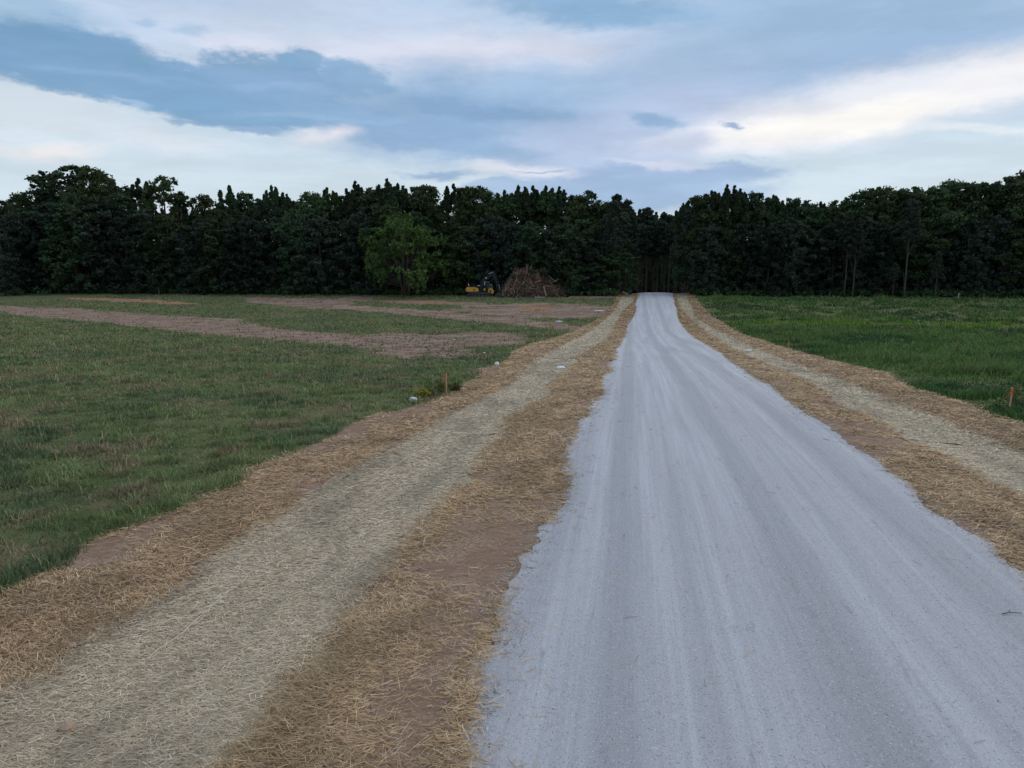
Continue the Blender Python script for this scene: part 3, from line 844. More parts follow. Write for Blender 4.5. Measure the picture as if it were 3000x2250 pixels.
def trunk_limbs(h, r, tips, rs, lean=.02, sides=8, lr=.38):
    b = MB()
    n = 7; off = np.cumsum(rs.normal(0, lean * h / n, (n, 2)), 0); off -= off[0]
    zz = np.linspace(-.3, h * .92, n)
    pts = [(off[i, 0], off[i, 1], zz[i]) for i in range(n)]
    b.tube(pts, [r * (1.25 if i == 0 else 1.0) * (1 - .86 * i / (n - 1)) for i in range(n)], sides)
    for t in tips:
        z0 = max(h * .12, t[2] - rs.uniform(.12, .3) * h); z0 = min(z0, h * .85)
        i = np.interp(z0, zz, np.arange(n)); x0 = np.interp(i, np.arange(n), off[:, 0]); y0 = np.interp(i, np.arange(n), off[:, 1])
        p0 = np.array([x0, y0, z0]); p1 = np.array(t)
        mid = p0 * .5 + p1 * .5 + np.array([0, 0, -.06 * np.linalg.norm(p1 - p0)])
        rr = r * lr * (1 - .6 * z0 / h)
        b.tube([p0, mid, p1], [rr, rr * .65, rr * .2], 5, False)
    return b


def t_broad(seed, h=20, w=11, base=.12, leaves=13000, cols=MD, lobes=13, tight=1.0, size=.33):
    rs = np.random.RandomState(seed)
    L = []; Rr = []
    for i in range(lobes):
        f = (i + .5) / lobes; z = h * (base + (.90 - base) * (f ** .9))
        pr = w / 2 * (math.sin(math.pi * min(1, (f * .80 + .17))) ** .55)
        a = i * 2.4 + rs.uniform(-.4, .4); q = pr * rs.uniform(.35, .85) if f < .88 else pr * rs.uniform(0, .5)
        L.append((q * math.cos(a), q * math.sin(a), z)); rr = rs.uniform(.19, .28) * w * tight
        Rr.append((rr, rr, rr * rs.uniform(.75, 1.1)))
    L = np.array(L); Rr = np.array(Rr)
    per = 15; d = unit(rs, lobes * per); d[:, 2] = np.where(rs.rand(lobes * per) < .6, np.abs(d[:, 2]), d[:, 2])
    cc = (L[:, None] + (d * rs.uniform(.75, 1.12, (lobes * per, 1))).reshape(lobes, per, 3) * Rr[:, None]).reshape(-1, 3)
    cr = np.repeat(rs.uniform(.45, 1.25, (len(cc), 1)), 3, 1) * np.array([1, 1, .75]) * w / 11
    C = clump_points(rs, cc, cr, leaves // len(cc))
    C = np.concatenate([C, clump_points(rs, L, Rr * .9, leaves // 4 // lobes)])
    return leaves_mesh('crown', C, size, rs, cols, WT), trunk_limbs(h, .019 * h, L, rs).mesh('trunk', M_BARK, True)


def t_upright(seed, h=21, w=7.5, base=.1, leaves=12500, cols=DK, spires=8, size=.33):
    rs = np.random.RandomState(seed); L = []; Rr = []
    for i in range(spires):                                   # pointed ragged leaders at the top
        a = i * 2.4 + rs.uniform(-.4, .4); q = w * .42 * math.sqrt((i + .1) / spires)
        top = h * (1.0 - .02 * i ** .9 - .03 * rs.rand()); k_ = rs.uniform(.75, 1.25)
        for k in range(34):
            t = rs.rand() ** 1.1; s = (.12 + .46 * t) * k_; sp = (.04 + 1.0 * t) * k_
            L.append((q * math.cos(a) + rs.normal(0, sp * .5), q * math.sin(a) + rs.normal(0, sp * .5), top - .15 - t * 3.4)); Rr.append((s, s, s * 1.25))
    for i in range(60):
        f = rs.rand(); z = h * (base + (.80 - base) * f); a = rs.uniform(0, 6.28)
        pr = w / 2 * (.95 - .35 * f) * (1 if f > .12 else .8); q = pr * rs.uniform(.55, 1.0)
        L.append((q * math.cos(a), q * math.sin(a), z)); s = rs.uniform(.6, 1.15); Rr.append((s, s, s * 1.1))
    L = np.array(L); Rr = np.array(Rr)
    C = clump_points(rs, L, Rr, leaves // len(L))
    return leaves_mesh('crown', C, size, rs, cols, WT, up=np.array([0, 0, .5])), trunk_limbs(h, .016 * h, L[spires * 34:spires * 34 + 16], rs).mesh('trunk', M_BARK, True)


def t_pine(seed, h=21, w=8, base=.5, leaves=9000, cols=PN, size=.31):
    rs = np.random.RandomState(seed); L = []; tips = []; Rr = []
    nb = 30
    for i in range(nb):
        f = i / (nb - 1); z = h * (base + (.99 - base) * f); a = i * 2.4 + rs.uniform(-.5, .5)
        ln = w / 2 * (1.02 - f ** 1.6 * .9) * rs.uniform(.6, 1.1); e = np.array([ln * math.cos(a), ln * math.sin(a), z + ln * .12])
        tips.append(e)
        for k in range(4):
            t = rs.uniform(.45, 1.05); L.append((e[0] * t + rs.normal(0, .35), e[1] * t + rs.normal(0, .35), z + ln * .12 * t + rs.normal(0, .2)))
            s = rs.uniform(.45, .85); Rr.append((s, s, s * .55))
    for k in range(4): L.append((rs.normal(0, .4), rs.normal(0, .4), h - k * .5)); Rr.append((.5, .5, .55))
    L = np.array(L); Rr = np.array(Rr)
    C = clump_points(rs, L, Rr, leaves // len(L))
    for k in range(7):                                         # dead snags low on the stem
        a = rs.uniform(0, 6.28); q = rs.uniform(.6, 1.6); tips.append(np.array([q * math.cos(a), q * math.sin(a), h * rs.uniform(.18, base)]))
    return leaves_mesh('crown', C, size, rs, cols, WT, 2.2, up=np.array([0, 0, .35])), trunk_limbs(h, .0125 * h, tips, rs, .012, 8, .2).mesh('trunk', M_PBARK, True)


def t_edge(seed, h=15, w=9.5, leaves=13000, cols=DK, size=.33):
    """foliage to the ground in drooping tiers"""
    rs = np.random.RandomState(seed); L = []; Rr = []; tips = []
    nb = 64
    for i in range(nb):
        f = i / (nb - 1); z = h * (.05 + .92 * f); a = i * 2.4 + rs.uniform(-.5, .5)
        pr = w / 2 * (math.sin(math.pi * (.25 + .66 * f)) ** .5) * rs.uniform(.55, 1.15) * (1 + .18 * math.sin(f * 9 + seed))
        tips.append((pr * .8 * math.cos(a), pr * .8 * math.sin(a), z))
        for k in range(3):
            t = (.5, .78, 1.0)[k]; s = rs.uniform(.65, 1.1) * (1.1 - .25 * k)
            L.append((pr * t * math.cos(a) + rs.normal(0, .45), pr * t * math.sin(a) + rs.normal(0, .45), z - .12 * t * t * pr + rs.normal(0, .45))); Rr.append((s * 1.05, s * 1.05, s * .85))
    L = np.array(L); Rr = np.array(Rr); C = clump_points(rs, L, Rr, leaves // len(L))
    return leaves_mesh('crown', C, size, rs, cols, WT, 1.8, .25), trunk_limbs(h, .017 * h, tips[::4], rs).mesh('trunk', M_BARK, True)


def t_bright(seed, h=15.6, w=16.5):
    rs = np.random.RandomState(seed); L = []; Rr = []; b = MB()
    for s in range(7):                                          # several stems from one base
        a = s * .9 + rs.uniform(-.3, .3); q = w * rs.uniform(.10, .34)
        top = np.array([math.cos(a) * q, math.sin(a) * q, h * (.92 - 1.1 * (q / w) ** 1.2)])
        p0 = np.array([math.cos(a) * .35, math.sin(a) * .35, -.3]); mid = (p0 + top) / 2 * np.array([.75, .75, 1.0])
        b.tube([p0, mid, top], [.24, .16, .05], 7)
    for i in range(150):                                        # boughs over a rounded, uneven dome
        a = rs.uniform(0, 6.28); el_ = math.asin(rs.uniform(-.25, 1.0)); k = rs.uniform(.72, 1.06) * (1 + .20 * math.sin(a * 3 + 1) * math.cos(el_) + .14 * math.sin(a * 5 + 2) + .10 * math.sin(el_ * 6 + a * 2))
        c = np.array([w / 2 * math.cos(a) * math.cos(el_) * k, w / 2 * math.sin(a) * math.cos(el_) * k, h * .36 + h * .60 * math.sin(el_) * k])
        c[2] = max(c[2], 1.0); b.tube([np.array([c[0] * .25, c[1] * .25, max(.8, c[2] * .55)]), (c * .62 + np.array([0, 0, .15])), c], [.06, .045, .015], 5, False)
        for j in range(5):
            t = rs.uniform(.72, 1.05); s_ = rs.uniform(.45, .95); L.append(c * np.array([t, t, 1]) + rs.normal(0, .45, 3)); Rr.append((s_, s_, s_ * .9))
        if el_ > .1 and rs.rand() < .6:                         # upright sprays break the outline
            L.append(c + np.array([rs.normal(0, .3), rs.normal(0, .3), .8])); Rr.append((.28, .28, .75))
        if el_ < .25:                                           # hanging sprays low down
            for j in range(2): L.append(c + np.array([rs.normal(0, .3), rs.normal(0, .3), -.8 - .9 * j])); Rr.append((.4, .4, .8))
    L = np.array(L); Rr = np.array(Rr); L[:, 2] = np.clip(L[:, 2], .7, h)
    C = clump_points(rs, L, Rr, 16)
    return leaves_mesh('crown', C, .34, rs, BR, WT, 2.0, up=np.array([0, 0, .45])), b.mesh('trunk', M_BARK, True)


TREES = {
    'broad': [t_broad(1), t_broad(2, cols=DK), t_broad(3, w=12), t_broad(4, w=9.5, lobes=11, cols=DK)],
    'upright': [t_upright(11), t_upright(12, cols=MD), t_upright(13, w=6.8, spires=6), t_upright(14, spires=10, w=8.2)],
    'pine': [t_pine(21), t_pine(22, base=.42), t_pine(23, base=.6, w=7)],
    'edge': [t_edge(31, cols=BL), t_edge(32, cols=DK), t_edge(33, w=10.5, cols=BL), t_edge(34, cols=PN)],
    'sparse': [t_broad(41, w=9, leaves=5200, lobes=12, tight=.75, base=.3), t_broad(42, w=8, leaves=4600, lobes=10, tight=.7, base=.3, cols=DK)],
}
HREF = {'broad': 20, 'upright': 21, 'pine': 21, 'edge': 15, 'sparse': 20}
NAMES = {'broad': 'broadleaf_tree', 'upright': 'upright_tree', 'pine': 'pine_tree', 'edge': 'edge_tree', 'sparse': 'sparse_tree'}
_tc = [0]
TREE_LIST = []


def ray_at(px, Y):
    """ground point at road distance Y seen in picture column px"""
    d = pixdir(px, YH); s = Y / d[1]; return d[0] * s, Y


def depth(x, y): return x * FW[0] / math.cos(TH) + y * FW[1] / math.cos(TH)


def tree(kind, px, Y, ytop=None, h=None, wide=1.0, row='front', label=None, var=None, z0=None):
    x, y = ray_at(px, Y); z = float(zt(x, y))
    if h is None: h = (YH - ytop) / FPX * depth(x, y) + CAMH - z
    rs = random.Random(int(px * 7 + Y * 13)); i = rs.randrange(len(TREES[kind])) if var is None else var
    cm, tm = TREES[kind][i]; s = h / HREF[kind]
    sw = s * wide * rs.uniform(.92, 1.1)
    if kind in ('upright', 'edge', 'broad'): sw = max(sw, .82 * wide)
    o = empty(NAMES[kind], (x, y, z), rs.uniform(0, 6.28), (sw, sw, s), category='tree')
    obj('crown', cm, o); obj('trunk', tm, o)
    TREE_LIST.append((o, kind, px, row, label)); return o


SKY = [(-60, 585, 'broad'), (20, 592, 'broad'), (95, 572, 'broad'), (150, 540, 'broad'), (228, 494, 'broad'), (305, 503, 'broad'), (358, 545, 'broad'), (428, 533, 'upright'), (500, 516, 'sparse'), (546, 556, 'sparse'),
       (612, 578, 'broad'), (682, 552, 'upright'), (745, 572, 'broad'), (812, 548, 'upright'), (852, 578, 'upright'), (925, 570, 'broad'), (968, 552, 'upright'), (1012, 578, 'broad'), (1052, 541, 'upright'), (1098, 552, 'broad'),
       (1142, 536, 'upright'), (1172, 542, 'upright'), (1215, 553, 'broad'), (1256, 545, 'broad'), (1330, 547, 'upright'), (1385, 547, 'broad'), (1430, 563, 'broad'), (1482, 560, 'upright'), (1523, 548, 'upright'), (1558, 552, 'upright'),
       (1603, 547, 'upright'), (1640, 556, 'upright'), (1690, 574, 'broad'), (1720, 553, 'sparse'), (1762, 590, 'broad'), (1806, 582, 'pine'), (1832, 600, 'pine'),
       (2006, 590, 'upright'), (2042, 572, 'broad'), (2080, 562, 'upright'), (2120, 551, 'upright'), (2145, 553, 'upright'), (2172, 566, 'upright'), (2216, 570, 'broad'), (2258, 574, 'upright'), (2312, 582, 'broad'), (2360, 598, 'broad'),
       (2386, 592, 'upright'), (2415, 608, 'broad'), (2455, 588, 'broad'), (2490, 575, 'broad'), (2536, 561, 'broad'), (2574, 554, 'broad'), (2636, 552, 'broad'), (2672, 560, 'broad'), (2712, 556, 'broad'), (2752, 537, 'broad'),
       (2795, 543, 'broad'), (2838, 540, 'broad'), (2880, 536, 'broad'), (2922, 525, 'broad'), (2962, 540, 'broad'), (3000, 506, 'broad'), (3050, 520, 'broad')]
rnd = random.Random(3)
for px, yt, kd in SKY:
    tree(kd, px, 149 + rnd.uniform(-1, 4), yt, wide=1.25 if px in (228,) else .95, row='sky')
# the row behind, filling the gaps
for px in range(-40, 1800, 66): tree(rnd.choice(['broad', 'upright', 'broad']), px + rnd.uniform(-15, 15), 163 + rnd.uniform(-3, 5), 588 + rnd.uniform(0, 25), row='back')
for px in range(2040, 3080, 66): tree(rnd.choice(['broad', 'upright', 'broad']), px + rnd.uniform(-15, 15), 161 + rnd.uniform(-3, 5), 605 + rnd.uniform(0, 20), row='back')
# the wood beyond the crest, closing the road gap
for px, yt, kd in [(1822, 608, 'pine'), (1846, 622, 'pine'), (1872, 614, 'upright'), (1893, 620, 'pine'), (1915, 622, 'upright'), (1938, 632, 'pine'), (1958, 640, 'pine'), (1982, 630, 'upright'), (2003, 620, 'pine')]:
    tree(kd, px, 212 + rnd.uniform(-6, 10), yt, row='gap')
for px in range(1850, 1995, 16):
    tree('pine', px + rnd.uniform(-4, 4), 192 + rnd.uniform(-4, 6), 655 + rnd.uniform(0, 18), row='gap', var=2)
# front edge of the wood
FRONT_L = [(70, 625), (150, 600), (225, 590), (300, 600), (375, 640), (440, 630), (500, 640), (580, 655), (650, 640), (720, 650), (800, 640), (870, 665), (940, 640), (1010, 655), (1075, 640)]
for px, yt in FRONT_L: tree('edge', px, 141.5 + rnd.uniform(-.8, 2.5), yt + rnd.uniform(-8, 8), row='front', wide=1.18)
for px, yt in [(1130, 600), (1230, 625), (1320, 650), (1375, 660), (1430, 640), (1490, 665), (1550, 650), (1610, 675), (1665, 650), (1725, 690), (1765, 720), (1815, 735)]:
    tree(rnd.choice(['edge', 'edge', 'broad']), px, 142.5 + rnd.uniform(-.5, 2.5), yt, row='front')
for px, yt in [(2015, 690), (2070, 660), (2130, 680), (2190, 655), (2250, 670), (2320, 650), (2390, 680), (2440, 655), (2520, 640), (2580, 660), (2690, 640), (2730, 670), (2790, 650), (2850, 680), (2900, 640), (2960, 670), (3020, 640)]:
    tree(rnd.choice(['edge', 'broad', 'edge']), px, 145 + rnd.uniform(-1, 2), yt, row='front')
# stems that stand clear at the edge
tree('pine', 1799, 143.5, 600, row='own', label='tall pine with a clear bare trunk left of the road gap', var=0)
tree('pine', 1774, 143.0, 668, row='own', label='slender young pine just left of the tall bare-trunked pine by the gap', var=1, wide=.6)
tree('pine', 2009, 146, 625, row='own', label='pine with a pale bare stem at right edge of the road gap', var=2, wide=.8)
tree('pine', 2478, 140.5, 640, row='own', label='pine with a straight bare trunk left of the twin stems at right', var=2, wide=.8)
tree('pine', 2503, 140, 650, row='own', label='thin leaning pine just right of the straight bare-trunked pine', var=0, wide=.7)
tree('pine', 2655, 139, 600, row='own', label='tallest bare-trunked pine on the right side of the wood edge', var=2, wide=.9)
tree('pine', 2621, 138.5, 770, row='own', label='short pine with a pale stem beside the tallest right-hand pine', var=0, wide=.9)
tree('pine', 2746, 139, 740, row='own', label='small leaning pine right of the tallest bare-trunked pine', var=1, wide=.8)
tree('edge', 8, 133, 690, row='own', label='lighter green bushy tree cut off by the left picture edge', var=3, wide=1.0)
gx, gy = ray_at(1187, 137.0)
cm_, tm_ = t_bright(77)
gt = empty('bright_tree', (gx, gy, float(zt(gx, gy))), 0.4, (1, 1, 1.02), category='tree', label='bright yellow-green spreading tree standing out before the dark wood')
obj('crown', cm_, gt); obj('trunk', tm_, gt)

# labels by place in the row
ORD = ['first', 'second', 'third', 'fourth', 'fifth', 'sixth', 'seventh', 'eighth', 'ninth', 'tenth', 'eleventh', 'twelfth', 'thirteenth', 'fourteenth', 'fifteenth', 'sixteenth', 'seventeenth', 'eighteenth', 'nineteenth', 'twentieth']
ORD += ['twenty-' + o for o in ORD[:9]] + ['thirtieth'] + ['thirty-' + o for o in ORD[:9]]
LOOK = {'broad': 'round-crowned tree', 'upright': 'spire-topped tree', 'pine': 'pine', 'edge': 'low-branched tree', 'sparse': 'thin-crowned tree'}
ROWTXT = {'sky': 'on the skyline', 'front': 'in the front row', 'back': 'in the back row', 'gap': 'beyond the crest'}
for row in ROWTXT:
    for side in ('left', 'right'):
        it = [t for t in TREE_LIST if t[3] == row and ((t[2] < 1900) == (side == 'left'))]
        it.sort(key=lambda t: -t[2] if side == 'left' else t[2])
        for i, (o, kind, px, r_, lb) in enumerate(it):
            o['label'] = 'dark %s %s, %s %s of the road gap' % (LOOK[kind], ROWTXT[row], ORD[i], side) if row != 'gap' else 'dark %s in the wood beyond the crest, %s %s of the gap middle' % (LOOK[kind], ORD[i], side)
            o['group'] = 'dark trees of the wood behind the fields'
for o, kind, px, r_, lb in TREE_LIST:
    if lb: o['label'] = lb


def wood_mass():
    rs = np.random.RandomState(66); n = 26000
    x = rs.uniform(-250, 170, n); y = rs.uniform(172, 205, n); k = ~((x > -4) & (x < 16)); x, y = x[k], y[k]
    x2 = rs.uniform(-40, 60, 10000); y2 = rs.uniform(224, 250, 10000); x, y = np.append(x, x2), np.append(y, y2)
    z = zt(x, y) + rs.rand(len(x)) ** .8 * 15
    me = leaves_mesh('far_woodland', np.stack([x, y, z], 1), 1.5, rs, DK, WT)
    obj('far_woodland', me, None, None, kind='stuff', label='dense dark woodland behind the edge trees', category='woodland')
    # low growth along the foot of the wood
    n = 1500; px = rs.uniform(-80, 3080, n); Y = 139.5 + rs.uniform(0, 5, n)
    C = []; Rr = []
    for p, q in zip(px, Y):
        if 1810 < p < 2035: continue
        x, y = ray_at(p, q + (2.5 if p > 2000 else 0)); s = rs.uniform(.35, 1.35); C.append((x, y, float(zt(x, y)) + s * .6)); Rr.append((s, s, s * .8))
    pts = clump_points(rs, np.array(C), np.array(Rr), 22)
    me = leaves_mesh('undergrowth', pts, .34, rs, MD, WT)
    obj('undergrowth', me, None, None, kind='stuff', label='low dark brush growing along the foot of the wood', category='undergrowth')


wood_mass()

# ------------------------------------------------------------------ excavator
def rz_view(x, y):
    """turn about z so that local +X runs to the right across the view"""
    return PSI


M_YEL = mat_plain('machine_yellow_paint', (.56, .27, .045), .55, .25, 3)
M_BLK = mat_plain('machine_black_paint', (.018, .019, .022), .5, .3, 4)
M_STEEL = mat_plain('worn_track_steel', (.075, .062, .055), .7, .4, 8)
M_CHROME = mat_plain('bright_cylinder_rod', (.55, .57, .6), .3, .1, 4, .6)
M_WHT = mat_plain('pale_grey_metal', (.6, .6, .6), .5, .1, 4)
ng = NT('tinted_cab_glass'); ng.rough(.08); ng.color((.02, .025, .03)); ng.p.inputs['Specular IOR Level'].default_value = .6; M_GLASS = ng.m


def excavator():
    x, y = ray_at(1366, 137.5)
    e = empty('excavator', (x, y, float(zt(x, y)) - .02), PSI, category='excavator', label='yellow and black tracked excavator parked left of the brush pile')
    for side, y0 in ((0, -1.45), (1, .85)):
        t = MB(); y1 = y0 + .6
        pr = [(.75, .0), (4.75, .0), (5.1, .16), (5.2, .42), (5.08, .70), (4.8, .84), (.72, .84), (.42, .70), (.3, .42), (.42, .16)]
        t.prism(pr, y0, y1); tr = t.build('track', M_STEEL, e)
        for k in range(9):
            MB().box((.72 + k * .48, y0 - .02, .84), (.98 + k * .48, y1 + .02, .885)).build('track_pad', M_STEEL, tr)
        for k, (cx, rr) in enumerate([(.78, .33), (4.72, .33), (1.5, .16), (2.2, .16), (2.9, .16), (3.6, .16)]):
            MB().tube([(cx, y0 - .05, .42 if rr > .2 else .2), (cx, y0 + .1, .42 if rr > .2 else .2)], rr, 12).build('roller', M_BLK, tr)
        f = MB().box((1.0, y0 - .03, .34), (4.5, y0 + .05, .62), .05).build('track_frame', M_BLK, tr)
    MB().box((1.7, -.85, .4), (3.9, .85, .9), .08).build('undercarriage', M_BLK, e)
    MB().tube([(2.8, 0, .88), (2.8, 0, 1.04)], .62, 16).build('slew_ring', M_BLK, e)
    MB().box((.5, -1.3, 1.02), (5.0, 1.3, 1.16), .03).build('deck', M_BLK, e)
    # counterweight with rounded back, and side panel
    cw = MB().prism([(.12, 1.0), (.0, 1.15), (-.02, 1.6), (.08, 1.84), (1.3, 1.86), (1.3, .98)], -1.36, 1.36).build('counterweight', M_YEL, e)
    sp = MB().prism([(1.31, 1.02), (1.31, 1.86), (1.9, 1.84), (2.45, 1.5), (2.45, 1.02)], -1.33, -1.2).build('side_panel', M_YEL, e)
    MB().box((1.42, -1.345, 1.32), (1.72, -1.332, 1.42)).build('decal', M_BLK, sp)
    MB().box((1.42, -1.345, 1.18), (1.72, -1.332, 1.26)).build('decal', M_BLK, sp)
    MB().prism([(1.47, 1.46), (1.57, 1.60), (1.67, 1.46)], -1.345, -1.332).build('decal', M_BLK, sp)
    MB().box((1.31, -1.19, 1.16), (2.45, .1, 1.95), .06).build('engine_cover', M_BLK, e)
    MB().box((.35, -1.1, 1.865), (2.3, 1.1, 2.06), .07).build('hood', M_BLK, e)
    MB().tube([(.55, -.7, 2.05), (.52, -.7, 2.32), (.38, -.7, 2.52)], .06, 8).build('exhaust_pipe', M_WHT, e)
    MB().box((2.2, -.35, 2.06), (2.75, .2, 2.2), .04).build('air_filter', M_WHT, e)
    for k in range(3):
        MB().tube([(1.0 + k * .6, -1.2, 2.05), (1.0 + k * .6, -1.2, 2.35)], .02, 6).build('rail_post', M_BLK, e)
    MB().tube([(.9, -1.2, 2.35), (2.3, -1.2, 2.35)], .02, 6).build('hand_rail', M_BLK, e)
    # cab on the far side
    c = MB().prism([(3.2, 1.17), (3.12, 2.65), (3.25, 2.78), (4.55, 2.78), (4.85, 2.45), (5.0, 1.6), (4.95, 1.17)], .25, 1.3).build('cab', M_BLK, e)
    MB().prism([(3.3, 1.75), (3.26, 2.58), (3.75, 2.62), (3.75, 1.75)], .235, .246).build('window', M_GLASS, c)
    MB().prism([(3.85, 1.45), (3.85, 2.62), (4.5, 2.62), (4.72, 2.4), (4.84, 1.6), (4.82, 1.45)], .235, .246).build('window', M_GLASS, c)
    MB().box((3.2, .3, 2.785), (4.5, 1.25, 2.84), .02).build('cab_roof', M_WHT, c)
    # right-hand storage boxes and steps at the front
    fb = MB().prism([(4.35, .72), (4.35, 1.45), (4.55, 1.62), (5.15, 1.58), (5.42, 1.05), (5.3, .62)], -1.33, -.6).build('tool_box', M_YEL, e)
    MB().box((4.55, -1.345, .95), (4.95, -1.332, 1.3)).build('step_grip', M_BLK, fb)
    MB().tube([(4.6, -1.1, 1.6), (4.65, -1.1, 2.35), (5.0, -1.1, 2.4), (5.1, -1.1, 1.6)], .025, 6).build('guard_rail', M_WHT, e)
    MB().box((3.45, -1.32, 1.18), (3.75, -1.0, 1.62), .03).build('fuel_box', M_YEL, e)
    # boom: kinked plate girder
    bm = MB().prism([(2.5, 1.15), (2.75, 2.5), (3.0, 3.35), (3.3, 3.62), (5.05, 4.52), (5.42, 4.5), (5.45, 4.2), (4.1, 3.35), (3.62, 2.95), (3.35, 2.3), (3.05, 1.15)], -.5, -.02).build('boom', M_BLK, e)
    MB().tube([(3.9, -.52, 3.62), (3.9, -.505, 3.62)], .13, 12).build('decal', M_WHT, bm)
    MB().tube([(3.45, -.26, 3.85), (4.4, -.26, 4.42)], .11, 8).build('stick_cylinder', M_BLK, bm)
    MB().tube([(4.4, -.26, 4.42), (5.35, -.26, 4.78)], .06, 8).build('cylinder_rod', M_CHROME, bm)
    for yy in (-.62, .1):
        MB().tube([(3.55, yy, 1.2), (3.6, yy, 2.2)], .10, 8).build('boom_cylinder', M_BLK, bm)
        MB().tube([(3.6, yy, 2.2), (3.62, yy, 2.95)], .055, 8).build('cylinder_rod', M_CHROME, bm)
    st = MB().prism([(5.05, 4.1), (5.15, 4.72), (5.45, 4.78), (5.78, 4.3), (6.5, 1.05), (6.42, .75), (6.2, .78), (5.5, 3.3)], -.44, -.1).build('stick', M_BLK, e)
    MB().tube([(5.85, -.27, 4.1), (6.35, -.27, 2.4)], .09, 8).build('bucket_cylinder', M_BLK, st)
    MB().tube([(6.35, -.27, 2.4), (6.72, -.27, 1.1)], .05, 8).build('cylinder_rod', M_CHROME, st)
    bk = MB()
    prf = [(6.55, .95), (6.72, .62), (6.66, .22), (6.35, .02), (5.9, .0), (5.6, .14), (5.5, .22), (5.62, .26), (5.95, .16), (6.28, .2), (6.48, .42), (6.3, .85)]
    bk.prism(prf, -.85, .3); bk.prism([(6.3, .85), (6.48, .42), (6.28, .2), (5.95, .16), (5.62, .26), (5.75, .55)], -.85, -.81); bk.prism([(6.3, .85), (6.48, .42), (6.28, .2), (5.95, .16), (5.62, .26), (5.75, .55)], .26, .3)
    bo = bk.build('bucket', M_STEEL, e)
    for k in range(5): MB().prism([(5.28, .2), (5.52, .27), (5.52, .16)], -.82 + k * .26, -.72 + k * .26).build('tooth', M_STEEL, bo)


excavator()

# ------------------------------------------------------------------ brush pile
M_WOOD = mat_bark('cut_wood', (.24, .185, .145), (.44, .37, .31))
M_WOOD2 = mat_bark('dull_wood', (.12, .09, .072), (.22, .175, .145))
M_CORE = mat_plain('packed_brush', (.045, .033, .026), .95, .4, 5)


def heap_h(u, v):
    """height over the pile's own plane, u across the view, v away"""
    f = lambda q, r: np.clip(1 - (np.abs(q) / r) ** 1.7, 0, 1) ** .75
    lump = 1 + .16 * np.sin(u * 2.3 + 1) * np.cos(v * 1.7) + .08 * np.sin(u * 5.1 + v * 3)
    a = 4.9 * f(u + .4, 4.6) * f(v, 3.6); b = 4.3 * f(u - 2.3, 3.6) * f(v, 3.2); c = 1.9 * f(u - 5.3, 2.4) * f(v, 2.2)
    a, b, c = a * lump, b * lump, c * lump
    return np.maximum(np.maximum(a, b), c)


